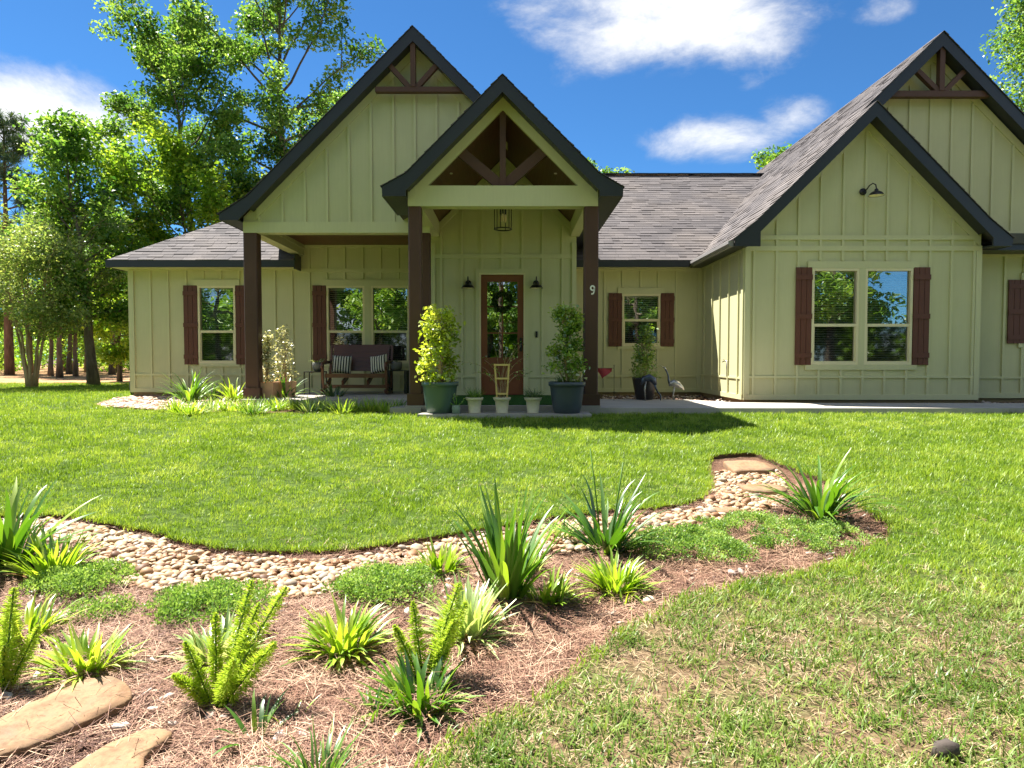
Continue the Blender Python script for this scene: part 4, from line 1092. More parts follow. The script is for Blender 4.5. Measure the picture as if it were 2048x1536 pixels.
soilbed = tri_patch('recess_bed', [(1.3, 13.2), (3.3, 13.1), (4.0, 12.3), (5.0, 12.05), (XW1, 12.05), (XR, 12.05), (XR, 13.25), (XW1, 13.25), (XW1, 12.7), (XW0, 12.7), (XW0, 15.6), (1.3, 15.6)], [], .3, .02, 'mulch')
woodfloor = tri_patch('woodland_floor', [(-58, 23.5), (-24, 22.2), (-13.5, 23.2), (-9.5, 25.5), (40, 27), (40, 90), (-90, 90), (-90, 26)], [], 5, .006, 'forest_floor')
# paving
structure(MB().box(xbw+.0, -1.72, 12.48, YB+.02, -.05, FL).build('porch_slab', 'concrete'))
structure(MB().box(-1.72+.002, 1.42, 10.92, YD+.02, -.05, FL-.003).build('portico_slab', 'concrete'))
m = MB(); m.prism([(-1.95, 10.85), (-1.45, 10.85), (-1.45, 11.4), (-1.95, 11.4)], -.05, .105, 'z'); structure(m.build('post_footing', 'concrete'))
e0, e1 = G(834, 831), G(1184, 832)
m = MB(); m.prism([(PX(834, 10.30), 10.30), (PX(1184, 10.30), 10.30), (PX(1176, 10.84), 10.84), (PX(852, 10.84), 10.84)], -.06, .05, 'z'); structure(m.build('entry_step', 'concrete'))
m = MB(); m.prism(WALK, -.05, .10, 'z'); structure(m.build('walkway', 'concrete'))
rug = MB().box(-1.40, 1.14, 11.05, YD-.06, FL-.003, FL+.014).build('turf_mat', 'turf_rug'); tag(rug, 'green artificial turf mat covering the floor before the front door', 'mat')

# ---------- scattering with geometry nodes: one object per kind of ground cover
def proto_collection(name, objs):
    c = bpy.data.collections.new(name)
    for o in objs: c.objects.link(o)
    return c
def proto(name, V, F, mat):
    me = bpy.data.meshes.new(name); me.from_pydata([tuple(map(float, v)) for v in V], [], [tuple(f) for f in F]); me.materials.append(M[mat])
    for p in me.polygons: p.use_smooth = True
    return bpy.data.objects.new(name, me)
def scatter(name, pts, rot, scl, idx, protos, label=None):
    me = bpy.data.meshes.new(name); me.vertices.add(len(pts)); me.vertices.foreach_set('co', np.asarray(pts, np.float32).ravel())
    a = me.attributes.new('rot', 'FLOAT_VECTOR', 'POINT'); a.data.foreach_set('vector', np.asarray(rot, np.float32).ravel())
    a = me.attributes.new('scl', 'FLOAT', 'POINT'); a.data.foreach_set('value', np.asarray(scl, np.float32))
    a = me.attributes.new('idx', 'INT', 'POINT'); a.data.foreach_set('value', np.asarray(idx, np.int32))
    o = bpy.data.objects.new(name, me); link(o); stuff(o)
    c = proto_collection(name+'_pieces', protos)
    ng = bpy.data.node_groups.new(name+'_scatter', 'GeometryNodeTree')
    ng.interface.new_socket('Geometry', in_out='INPUT', socket_type='NodeSocketGeometry'); ng.interface.new_socket('Geometry', in_out='OUTPUT', socket_type='NodeSocketGeometry')
    N = ng.nodes; L = ng.links
    gi = N.new('NodeGroupInput'); go = N.new('NodeGroupOutput'); ip = N.new('GeometryNodeInstanceOnPoints')
    ci = N.new('GeometryNodeCollectionInfo'); ci.inputs['Collection'].default_value = c; ci.inputs['Separate Children'].default_value = True; ci.inputs['Reset Children'].default_value = True
    def na(nm, ty):
        x = N.new('GeometryNodeInputNamedAttribute'); x.data_type = ty; x.inputs['Name'].default_value = nm; return x.outputs['Attribute']
    L.new(gi.outputs[0], ip.inputs['Points']); L.new(ci.outputs[0], ip.inputs['Instance']); ip.inputs['Pick Instance'].default_value = True
    L.new(na('idx', 'INT'), ip.inputs['Instance Index']); L.new(na('rot', 'FLOAT_VECTOR'), ip.inputs['Rotation']); L.new(na('scl', 'FLOAT'), ip.inputs['Scale'])
    L.new(ip.outputs[0], go.inputs[0])
    md = o.modifiers.new('scatter', 'NODES'); md.node_group = ng
    return o
def blade(V, F, base, az, lean, length, width, segs=3, curl=.5, tipw=.08):
    """one narrow leaf: base point, azimuth, lean from upright, curl outward"""
    b = len(V); ca, sa = math.cos(az), math.sin(az); px_, py_ = -sa, ca
    r = 0; z = 0; th = lean
    for i in range(segs+1):
        t = i/segs; w = width*.5*(1-(1-tipw)*t**1.6)*(.75+.5*min(1, t*3) if t < .34 else 1)
        cx, cy, cz = base[0]+ca*r, base[1]+sa*r, base[2]+z
        V += [(cx-px_*w, cy-py_*w, cz), (cx+px_*w, cy+py_*w, cz)]
        if i: F.append((b+2*i-2, b+2*i-1, b+2*i+1, b+2*i))
        st = length/segs; r += math.sin(th)*st; z += math.cos(th)*st; th += curl/segs
def tuft(seed, n, length, width, rad, mat, lean=(.1, .9), segs=2):
    r = random.Random(seed); V = []; F = []
    for i in range(n):
        a = r.uniform(0, 6.283); d = rad*math.sqrt(r.random())
        blade(V, F, (d*math.cos(a), d*math.sin(a), -.004), r.uniform(0, 6.283), r.uniform(*lean), length*r.uniform(.6, 1.25), width*r.uniform(.7, 1.2), segs, r.uniform(.2, 1.1))
    return proto('grass_tuft', V, F, mat)
def vnoise(x, y, s, seed=0):
    """cheap value noise"""
    x = x*s+seed*13.7; y = y*s-seed*7.3
    xi = np.floor(x); yi = np.floor(y); fx = x-xi; fy = y-yi; fx = fx*fx*(3-2*fx); fy = fy*fy*(3-2*fy)
    h = lambda a, b: np.modf(np.abs(np.sin(a*127.1+b*311.7+seed)*43758.5453))[0]
    return (h(xi, yi)*(1-fx)+h(xi+1, yi)*fx)*(1-fy)+(h(xi, yi+1)*(1-fx)+h(xi+1, yi+1)*fx)*fy
gz_np = lambda y: np.where(y >= 10.6, 0.0, -np.clip(10.6-y, 0, 12.6)*.045)
def sample(x0, x1, y0, y1, dens, inside=None, outside=()):
    n = int((x1-x0)*(y1-y0)*dens); x = rng.uniform(x0, x1, n); y = rng.uniform(y0, y1, n)
    ok = np.ones(n, bool)
    if inside is not None: ok &= inpoly_np(x, y, inside)
    for p in outside: ok &= ~inpoly_np(x, y, p)
    return x[ok], y[ok]
# lush lawn
protos = [tuft(100+i, 16, .050, .0062, .055, 'grass') for i in range(5)]
PX_, PY_, SC_ = [], [], []
for (y0, y1, dens, s) in ((3.0, 5.5, 430, .85), (5.5, 8.0, 300, 1.0), (8.0, 11.6, 210, 1.15)):
    x, y = sample(-11, 12, y0, y1, dens, None, [BED, HOUSEPOLY, ROCK])
    k = np.abs(x) < y*.80+2.0; x, y = x[k], y[k]
    d = np.array([dry(a, b) for a, b in zip(x, y)]); k = rng.random(len(x)) > d*1.15
    x, y = x[k], y[k]; PX_.append(x); PY_.append(y); SC_.append(s*rng.uniform(.7, 1.25, len(x))*(.8+.4*vnoise(x, y, 1.1)))
x, y = sample(-26, -4.8, 11.6, 24, 60, None, [HOUSEPOLY, ROCK]); PX_.append(x); PY_.append(y); SC_.append(rng.uniform(1.0, 1.7, len(x)))
# the turf's cut edge is shaggy
for line, dens in ((UP, 55), (LO, 30)):
    ex, ey = [], []
    for (ax, ay), (bx, by) in zip(line, line[1:]):
        L_ = math.hypot(bx-ax, by-ay); n_ = max(1, int(L_*dens))
        for _ in range(n_):
            t_ = rng.random(); ex.append(ax+(bx-ax)*t_+rng.normal(0, .016)); ey.append(ay+(by-ay)*t_+rng.normal(0, .016)+(.012 if line is UP else -.012))
    PX_.append(np.array(ex)); PY_.append(np.array(ey)); SC_.append(rng.uniform(.55, 1.1, len(ex)))
x, y = np.concatenate(PX_), np.concatenate(PY_); s = np.concatenate(SC_)
scatter('lawn_grass', np.c_[x, y, gz_np(y)], np.c_[rng.normal(0, .12, len(x)), rng.normal(0, .12, len(x)), rng.uniform(0, 6.28, len(x))], s, rng.integers(0, 5, len(x)), protos)
# thin street-side grass with straw between
protos = [tuft(200+i, 11, .055, .0052, .05, 'grass_rough', (.2, 1.25), 3) for i in range(5)]
x, y = sample(-1.5, 8, .8, 6.2, 720, None, [BED]); d = np.array([dry(a, b) for a, b in zip(x, y)])
pat = vnoise(x, y, 2.6, 3)*.6+vnoise(x, y, 7.0, 5)*.4
k = (rng.random(len(x)) < d*1.3) & (rng.random(len(x)) < np.clip((pat-.30)*3.2, .14, 1)); x, y = x[k], y[k]
scatter('thin_grass', np.c_[x, y, gz_np(y)], np.c_[rng.normal(0, .2, len(x)), rng.normal(0, .2, len(x)), rng.uniform(0, 6.28, len(x))], rng.uniform(.6, 1.3, len(x)), rng.integers(0, 5, len(x)), protos)
protos = [tuft(300+i, 10, .07, .0032, .06, 'dry_blade', (1.1, 1.5), 2) for i in range(3)]
x, y = sample(-1.5, 8, .8, 6.2, 420, None, [BED]); d = np.array([dry(a, b) for a, b in zip(x, y)])
k = rng.random(len(x)) < d*1.2; x, y = x[k], y[k]
scatter('dry_thatch', np.c_[x, y, gz_np(y)+.003], np.c_[rng.normal(0, .12, len(x)), rng.normal(0, .12, len(x)), rng.uniform(0, 6.28, len(x))], rng.uniform(.6, 1.2, len(x)), rng.integers(0, 3, len(x)), protos)
# pine straw on the bed
def straw(seed, n=26):
    r = random.Random(seed); V = []; F = []
    for i in range(n):
        a = r.uniform(0, 6.283); d = .10*math.sqrt(r.random())
        blade(V, F, (d*math.cos(a), d*math.sin(a), r.uniform(0, .016)), r.uniform(0, 6.283), r.uniform(1.38, 1.62), r.uniform(.07, .17), r.uniform(.0016, .0026), 3, r.uniform(-.35, .35), .5)
    return proto('straw', V, F, 'needle')
protos = [straw(400+i) for i in range(5)]
x, y = sample(-6.4, 6, 1.2, 6.0, 330, BED, [GRAV]); k = np.abs(x) < y*.8+1.6; x, y = x[k], y[k]
scatter('pine_straw', np.c_[x, y, gz_np(y)-.043+rng.uniform(0, .012, len(x))], np.c_[rng.normal(0, .10, len(x)), rng.normal(0, .10, len(x)), rng.uniform(0, 6.28, len(x))], rng.uniform(.7, 1.25, len(x)), rng.integers(0, 5, len(x)), protos)
def chip(seed):
    r = random.Random(seed); n = 6; V = []
    for t in (0, .008):
        for i in range(n):
            a = 6.283*i/n; V.append((.030*math.cos(a)*r.uniform(.6, 1.2), .015*math.sin(a)*r.uniform(.6, 1.2), t+r.uniform(0, .004)))
    return proto('bark_chip', V, [tuple(range(n))[::-1], tuple(range(n, 2*n))]+[(i, (i+1) % n, n+(i+1) % n, n+i) for i in range(n)], 'chip')
x, y = sample(-6.4, 6, 1.2, 6.0, 190, BED, [GRAV]); k = (np.abs(x) < y*.8+1.6) & (vnoise(x, y, 2.0, 8) > .45); x, y = x[k], y[k]
scatter('bark_chips', np.c_[x, y, gz_np(y)-.036+rng.uniform(0, .012, len(x))], np.c_[rng.normal(0, .3, len(x)), rng.normal(0, .3, len(x)), rng.uniform(0, 6.28, len(x))], rng.uniform(.35, 1.25, len(x)), rng.integers(0, 4, len(x)), [chip(i) for i in range(4)])
x, y = sample(1.3, 12, 12.05, 15.6, 60, [(1.3, 13.2), (3.3, 13.1), (4.0, 12.3), (5.0, 12.05), (XW1, 12.05), (XR, 12.05), (XR, 13.25), (XW1, 13.25), (XW1, 12.7), (XW0, 12.7), (XW0, 15.6), (1.3, 15.6)])
scatter('recess_mulch', np.c_[x, y, np.full(len(x), .028)], np.c_[rng.normal(0, .3, len(x)), rng.normal(0, .3, len(x)), rng.uniform(0, 6.28, len(x))], rng.uniform(1.0, 2.6, len(x)), rng.integers(0, 4, len(x)), [chip(10+i) for i in range(4)])

# ---------- pebbles: rounded stones; the 300 that show largest are pieces of the path
ico = bmesh.new(); bmesh.ops.create_icosphere(ico, subdivisions=2, radius=1.0)
IV = np.array([v.co[:] for v in ico.verts]); IF = np.array([[v.index for v in f.verts] for f in ico.faces]); ico.free()
def stone_shape(r):
    k = r.normal(0, 1, (4, 3)); v = IV.copy()
    for q in k: v *= (1+.09*np.sin(IV@q*1.6+r.uniform(0, 6)))[:, None]
    return v
def pebbles(parent, poly, spacing, size, z, mat, bounds, npieces, name='pebble', flat=(.45, .8)):
    x0, x1, y0, y1 = bounds
    P_ = []
    j = 0; y = y0
    while y < y1:
        x = x0+(spacing/2 if j % 2 else 0)
        while x < x1:
            P_.append((x+rng.uniform(-.3, .3)*spacing, y+rng.uniform(-.3, .3)*spacing)); x += spacing
        y += spacing*.87; j += 1
    P_ = np.array(P_); ok = inpoly_np(P_[:, 0], P_[:, 1], poly) & (np.abs(P_[:, 0]) < P_[:, 1]*.8+1.5); P_ = P_[ok]
    shapes = [stone_shape(rng) for _ in range(8)]
    rec = []
    for (x, y) in P_:
        s = size*rng.uniform(.65, 1.25)*(1.35 if rng.random() < .08 else 1); el = rng.uniform(1.0, 1.55); fl = rng.uniform(*flat)
        a = rng.uniform(0, 6.283); ti = rng.normal(0, .22, 2)
        rec.append((s/math.hypot(x, y), x, y, s, el, fl, a, ti, rng.random(), rng.integers(0, 8)))
    rec.sort(key=lambda r: -r[0])
    V = []; F = []; T = []; b = 0
    off = OFF.get(parent.name, Vector((0, 0, 0)))
    for k, (_, x, y, s, el, fl, a, ti, tone, sh_) in enumerate(rec):
        v = shapes[sh_]*np.array([s*el, s, s*fl])*.5
        Rm = np.array(Euler((ti[0], ti[1], a)).to_matrix()); v = v@Rm.T + np.array([x, y, ground(x, y)+z+s*fl*.22+rng.uniform(0, .25)*s*fl])
        if k < npieces:
            o = mesh_np(name, v, IF, mat, parent, {'tone': np.full(len(v), tone)}, True)
        else:
            V.append(v); F.append(IF+b); T.append(np.full(len(v), tone)); b += len(v)
    if V: stuff(mesh_np(name+'s', np.concatenate(V), np.concatenate(F), mat, parent, {'tone': np.concatenate(T)}, True))
pebbles(gravel, GRAV, .041, .046, -.036, 'pebble', (-5.2, 3.6, 3.0, 6.6), 300)
pebbles(rockbed, ROCK, .085, .085, .008, 'rockmulch', (-11, -4.9, 11.5, 16.2), 150, 'stone', (.25, .5))
# ================================================================ trees
def leaves_np(C, size, r, up=.35, aspect=.62, fold=.12):
    """one folded leaf (two quads' worth of outline in a diamond) at each centre C"""
    n = len(C)
    nrm = r.normal(0, 1, (n, 3)); nrm[:, 2] = np.abs(nrm[:, 2])+up; nrm /= np.linalg.norm(nrm, axis=1)[:, None]
    t = r.normal(0, 1, (n, 3)); t -= nrm*np.sum(t*nrm, 1)[:, None]; t /= np.linalg.norm(t, axis=1)[:, None]
    b = np.cross(nrm, t); s = size*r.uniform(.65, 1.3, n)[:, None]
    p0 = C-t*s*.5; p2 = C+t*s*.5-nrm*s*fold; p1 = C+b*s*aspect*.5+nrm*s*fold; p3 = C-b*s*aspect*.5+nrm*s*fold
    V = np.stack([p0, p1, p2, p3], 1).reshape(-1, 3); F = np.arange(4*n).reshape(-1, 4)
    return V, F
def limb(p, d, L, n, r, bend=.25, up=.12):
    pts = [np.array(p, float)]; d = np.array(d, float)/np.linalg.norm(d)
    for i in range(n):
        d = d+r.normal(0, bend, 3)*.5+np.array([0, 0, up]); d /= np.linalg.norm(d); pts.append(pts[-1]+d*L/n)
    return pts
def make_tree(name, label, base, H, R_, lo, seed, leaf, nleaf, mat, barkmat='bark', tr=.16, nlimb=18, lean=(0, 0), clump=.5, group=None, stems=1, cat='tree', toned=(.5, .25), prof=None, droop=0.10, sub=5, flatz=.75):
    r = np.random.default_rng(seed)
    root = thing(name, label, cat, base, 0, group)
    tb = MB(); centers = []; rad = []
    for st in range(stems):
        a0 = 6.283*st/max(1, stems)+r.uniform(0, 1)
        spread = 0 if stems == 1 else R_*.55
        pts = []; wob = r.normal(0, .012*H, (12, 2))
        nseg = 9
        for i in range(nseg+1):
            t = i/nseg
            off_ = np.array([lean[0]*t**1.3, lean[1]*t**1.3])+wob[i]*t+spread*np.array([math.cos(a0), math.sin(a0)])*t**1.25*(.6 if stems > 1 else 1)
            if stems > 1: off_ = off_+.10*np.array([math.cos(a0), math.sin(a0)])
            pts.append(np.array([off_[0], off_[1], t*H*(.93 if stems == 1 else r.uniform(.80, .88))]))
        tb.tube(pts, [max(.012, tr*(1.25 if i == 0 else 1)*(1-.93*(i/nseg))) for i in range(nseg+1)], 8 if stems == 1 else 6)
        for k in range(nlimb):
            u = (k+.5)/nlimb; t = lo+(.985-lo)*u
            f = t*nseg; i = min(int(f), nseg-1); p = pts[i]*(1-(f-i))+pts[i+1]*(f-i)
            shp = prof(u) if prof else (math.sin(math.pi*(.16+.80*u))**.75)
            az = k*2.399+r.uniform(-.5, .5)+seed; el = R(8)+R(55)*u**1.2+r.normal(0, .12)
            L = R_*shp*r.uniform(.78, 1.15)/max(.5, math.cos(el)); L = max(L, .25)
            lb = limb(p, (math.cos(az)*math.cos(el), math.sin(az)*math.cos(el), math.sin(el)), L, 6, r, .30, .06)
            r0 = tr*(1-.9*t)*.55
            tb.tube(lb, [max(.006, r0*(1-.85*j/6)) for j in range(7)], 5, False)
            for q in range(sub):
                s = .30+.70*(q+r.random())/sub; j = min(int(s*6), 5); pp = lb[j]+(lb[j+1]-lb[j])*(s*6-j)
                dd = lb[j+1]-lb[j]; dd = dd/np.linalg.norm(dd)+r.normal(0, .55, 3)
                L2 = L*.34*r.uniform(.6, 1.2); tw = limb(pp, dd, L2, 3, r, .4, -droop*.3)
                tb.tube(tw, [max(.004, r0*.32*(1-.7*j/3)) for j in range(4)], 4, False)
                for e in (.45, .75, 1.0):
                    j = min(int(e*3), 2); centers.append(tw[j]+(tw[j+1]-tw[j])*(e*3-j)); rad.append(clump*r.uniform(.55, 1.15))
            centers.append(lb[-1]); rad.append(clump)
    C = np.array(centers); rd = np.array(rad); w = rd**2; w /= w.sum()
    ix = r.choice(len(C), nleaf, p=w)
    q = r.normal(0, 1, (nleaf, 3)); q /= np.linalg.norm(q, axis=1)[:, None]; q *= (r.random(nleaf)**.45*1.0)[:, None]*rd[ix][:, None]*np.array([1, 1, flatz]); q[:, 2] -= droop*rd[ix]
    V, F = leaves_np(C[ix]+q, leaf, r)
    ct = r.normal(toned[0], toned[1], len(C)); tone = np.clip(ct[ix]+r.normal(0, .16, nleaf), 0, 1)
    tb.build('trunk', barkmat, root, True, fix=False)
    mesh_np('crown', V, F, mat, root, {'tone': np.repeat(tone, 4)})
    return root
def make_pine(name, label, base, H, seed, group=None, lo=.5, nl=20, R_=2.6, nleaf=9000, tr=.2):
    r = np.random.default_rng(seed); root = thing(name, label, 'pine', base, 0, group); tb = MB()
    lean = r.normal(0, .3, 2); pts = [np.array([lean[0]*(i/9)**2, lean[1]*(i/9)**2, H*i/9]) for i in range(10)]
    tb.tube(pts, [tr*(1-.85*i/9) for i in range(10)], 8); cen = []
    for k in range(nl):
        u = (k+.5)/nl; t = lo+(1-lo)*u; f = t*9; i = min(int(f), 8); p = pts[i]*(1-(f-i))+pts[i+1]*(f-i)
        az = k*2.4+r.uniform(-.6, .6); L = R_*(1-.65*u)*r.uniform(.6, 1.15); el = R(5)+R(35)*u
        lb = limb(p, (math.cos(az), math.sin(az), math.tan(el)), L, 5, r, .35, .06); tb.tube(lb, [max(.012, .07*(1-u*.6)*(1-.8*j/5)) for j in range(6)], 5, False)
        for s in (.5, .7, .85, 1.0):
            j = min(int(s*5), 4)
            for _ in range(2): cen.append(lb[j]+(lb[j+1]-lb[j])*(s*5-j)+r.normal(0, .22, 3))
    cen = np.array(cen); n = nleaf; ix = r.integers(0, len(cen), n); d = r.normal(0, 1, (n, 3)); d[:, 2] += .35; d /= np.linalg.norm(d, axis=1)[:, None]
    L = r.uniform(.22, .42, n)[:, None]; w = np.cross(d, r.normal(0, 1, (n, 3))); w /= np.linalg.norm(w, axis=1)[:, None]; w *= .016
    c = cen[ix]+d*r.uniform(.0, .12, n)[:, None]
    V = np.stack([c-w, c+w, c+d*L+w*.5, c+d*L-w*.5], 1).reshape(-1, 3)
    tb.build('trunk', 'pine_bark', root, True, fix=False)
    mesh_np('crown', V, np.arange(4*n).reshape(-1, 4), 'leaf_pine', root, {'tone': np.repeat(np.clip(r.normal(.5, .22, n), 0, 1), 4)})
    return root
def at(px, Y): return (PX(px, Y), Y, 0.0)
# behind the left wing
make_tree('tulip_tree', 'tall broad green tree rising behind the porch gable', at(580, 27), 17.6, 3.7, .30, 3, .15, 40000, 'leaf_tulip', tr=.26, nlimb=32, clump=.58, lean=(-.3, 0))
make_tree('tulip_tree', 'spreading green tree rising behind the hip roof of the left wing', at(410, 26.5), 12.6, 3.4, .28, 8, .15, 36000, 'leaf_tulip', tr=.22, nlimb=28, clump=.58, lean=(-1.2, 0))
make_tree('sweetgum', 'low bright yellow-green tree just above the left hip roof', at(375, 24.5), 7.2, 2.9, .25, 14, .16, 18000, 'leaf_gum', tr=.13, nlimb=22, clump=.65, toned=(.6, .2))
make_tree('sweetgum', 'narrow tall green tree with a dark forked trunk at the lawn edge', at(186, 22.4), 7.9, 1.9, .25, 23, .15, 15000, 'leaf_wood', tr=.17, nlimb=24, clump=.55, lean=(-.7, 0))
make_tree('crape_myrtle', 'many-stemmed pale green crape myrtle at the lawn edge', at(62, 20.8), 4.15, 2.0, .52, 31, .095, 17000, 'leaf_myrtle', 'pale_bark', tr=.060, nlimb=7, clump=.42, stems=9, toned=(.5, .25), sub=4, cat='tree')
make_tree('young_tree', 'bright young tree with low branches beside the left house corner', at(238, 26.0), 4.7, 1.7, .2, 37, .15, 9000, 'leaf_gum', tr=.09, nlimb=14, clump=.55, toned=(.65, .2))
make_pine('pine_tree', 'tall dark pine with bare trunk left of the lawn', at(18, 36), 12.9, 3, lo=.52, nl=18, R_=2.3, nleaf=11000, tr=.24)
make_pine('pine_tree', 'thin distant pine seen between the leafy trees', at(238, 44), 12.2, 9, lo=.45, nl=16, R_=2.6, nleaf=9000, tr=.19)
make_pine('pine_tree', 'distant pine tip behind the forked tree', at(150, 48), 9.0, 17, lo=.4, nl=14, R_=2.2, nleaf=7000, tr=.2)
# right of and behind the house
make_tree('leafy_tree', 'green tree leaning in beyond the tall right gable', at(2105, 24), 12.2, 3.3, .3, 41, .13, 30000, 'leaf_tulip', tr=.2, nlimb=24, clump=.7)
make_tree('leafy_tree', 'tree top showing over the roof valley by the right wing', at(1572, 36), 11.6, 2.7, .4, 43, .19, 14000, 'leaf_wood', tr=.2, nlimb=18, clump=.7, prof=lambda u: 1-.7*u)
make_tree('leafy_tree', 'small tree top just above the main ridge beside the portico', at(1232, 37), 11.0, 2.0, .4, 47, .19, 9000, 'leaf_tulip', tr=.18, nlimb=14, clump=.6, prof=lambda u: 1-.8*u)
make_tree('leafy_tree', 'small tree top behind the right portico eave', at(1180, 40), 12.9, 1.6, .4, 53, .19, 8000, 'leaf_tulip', tr=.18, nlimb=14, clump=.6, prof=lambda u: 1-.8*u)
# woodland beyond the lawn
wood = [make_tree('woodland_tree', 'tall slim woodland tree beyond the left lawn', (0, 0, 0), 11.5, 2.7, .32, 61+i, .21, 8000, 'leaf_under' if i % 2 else 'leaf_wood', tr=.20, nlimb=18, clump=.75, group='woodland trees beyond the left lawn', lean=(.5*(i-1), 0)) for i in range(3)]
wr = random.Random(3); used = [False]*3
spots = [(100, 34), (118, 31), (137, 38), (150, 33), (172, 42), (128, 48), (223, 37), (236, 45), (60, 40), (-10, 37), (-110, 40), (262, 52), (180, 55), (20, 56), (-60, 58), (-260, 44), (-330, 38), (-420, 48)]
for i, (px, Y) in enumerate(spots):
    k = i % 3; loc = at(px, Y); sc = wr.uniform(.55, .8)
    if not used[k]: used[k] = True; o = wood[k]; o.location = loc; o.rotation_euler = (0, 0, wr.uniform(0, 6)); o.scale = (sc,)*3
    else: o = copy_tree(wood[k], loc, wr.uniform(0, 6), sc)
# shrubs filling the wood's edge: one mass
r = np.random.default_rng(77); n = 700
cx = r.uniform(-62, 6, n); cy = r.uniform(38, 62, n); cz = r.uniform(.2, 1, n)**1.5*3.6+.2
k = r.integers(0, n, 70000); C = np.c_[cx[k], cy[k], cz[k]]+r.normal(0, .55, (70000, 3))*np.array([1, 1, .7]); C[:, 2] = np.abs(C[:, 2])
V, F = leaves_np(C, .24, r); ct = r.normal(.5, .25, n)
stuff(mesh_np('undergrowth', V, F, 'leaf_under', None, {'tone': np.repeat(np.clip(ct[k]+r.normal(0, .15, len(k)), 0, 1), 4)}))
# far wood closing the horizon
r = np.random.default_rng(78); n = 1500
cx = r.uniform(-150, 120, n); cy = r.uniform(75, 95, n); cz = r.uniform(0, 1, n)**.8*9.0
k = r.integers(0, n, 90000); C = np.c_[cx[k], cy[k], cz[k]]+r.normal(0, .9, (90000, 3)); C[:, 2] = np.abs(C[:, 2])
V, F = leaves_np(C, .5, r); ct = r.normal(.45, .25, n)
stuff(mesh_np('far_wood', V, F, 'leaf_wood', None, {'tone': np.repeat(np.clip(ct[k]+r.normal(0, .15, len(k)), 0, 1), 4)}))
# trees across the street side, which the window panes mirror
for i, (x, y, sc) in enumerate([(-14, -17, 1.15), (-8.5, -13, .95), (-4.2, -19, 1.25), (-.6, -12, .85), (3.8, -16, 1.1), (8.2, -13, 1.0), (12.5, -18, 1.2), (17, -14, 1.0), (-19, -13, 1.0), (-1.9, -24, 1.3), (6, -25, 1.3), (21, -20, 1.2), (-24, -20, 1.2), (-11, -25, 1.5), (-6, -29, 1.6), (1.2, -20, 1.3), (3, -30, 1.6), (9.5, -23, 1.5), (15, -26, 1.5), (19, -27, 1.6), (-16, -28, 1.6), (-3, -15.5, 1.0), (6.2, -18.5, 1.25), (10.8, -14.5, 1.05), (-10.6, -18.5, 1.2), (25, -28, 1.6), (-22, -29, 1.6), (14, -12.5, .9)]):
    o = copy_tree(wood[i % 3], (x, y, ground(x, y)), i*1.7, sc, 'tall slim roadside tree mirrored in the window panes'); o['group'] = 'roadside trees facing the house'
r = np.random.default_rng(79); n = 260
cx = r.uniform(-45, 45, n); cy = r.uniform(-36, -27, n); cz = r.uniform(0, 1, n)*6.0
k = r.integers(0, n, 60000); C = np.c_[cx[k], cy[k], cz[k]]+r.normal(0, .8, (60000, 3)); C[:, 2] = np.abs(C[:, 2])-.6
V, F = leaves_np(C, .5, r)
stuff(mesh_np('roadside_thicket', V, F, 'leaf_under', None, {'tone': np.repeat(np.clip(r.normal(.5, .25, n)[k], 0, 1), 4)}))

# ================================================================ garden plants
def leaf_strip(base, az, lean, L, w, segs, curl, r, vfold=.22, tip=.04, wavy=.0):
    """broad strap leaf with a folded midrib: three verts across"""
    ca, sa = math.cos(az), math.sin(az); px_, py_ = -sa, ca; V = []; F = []
    rr = 0; z = 0; th = lean
    for i in range(segs+1):
        t = i/segs; prof = (0.55+.45*min(1, t*4))*(1-t**2.6)+tip
        ww = w*.5*prof; nx_, nz_ = -math.cos(th), math.sin(th)
        cx, cy, cz = base[0]+ca*rr, base[1]+sa*rr, base[2]+z
        up = ww*vfold
        V += [(cx-px_*ww-ca*0+ca*nx_*up, cy-py_*ww+sa*nx_*up, cz+nz_*up), (cx, cy, cz), (cx+px_*ww+ca*nx_*up, cy+py_*ww+sa*nx_*up, cz+nz_*up)]
        if i:
            b = 3*i; F += [(b-3, b-2, b+1, b), (b-2, b-1, b+2, b+1)]
        st = L/segs; rr += math.sin(th)*st; z += math.cos(th)*st; th += curl/segs*(.4+1.2*t)
        az2 = wavy*math.sin(t*3)
        ca, sa = math.cos(az+az2), math.sin(az+az2)
    return V, F
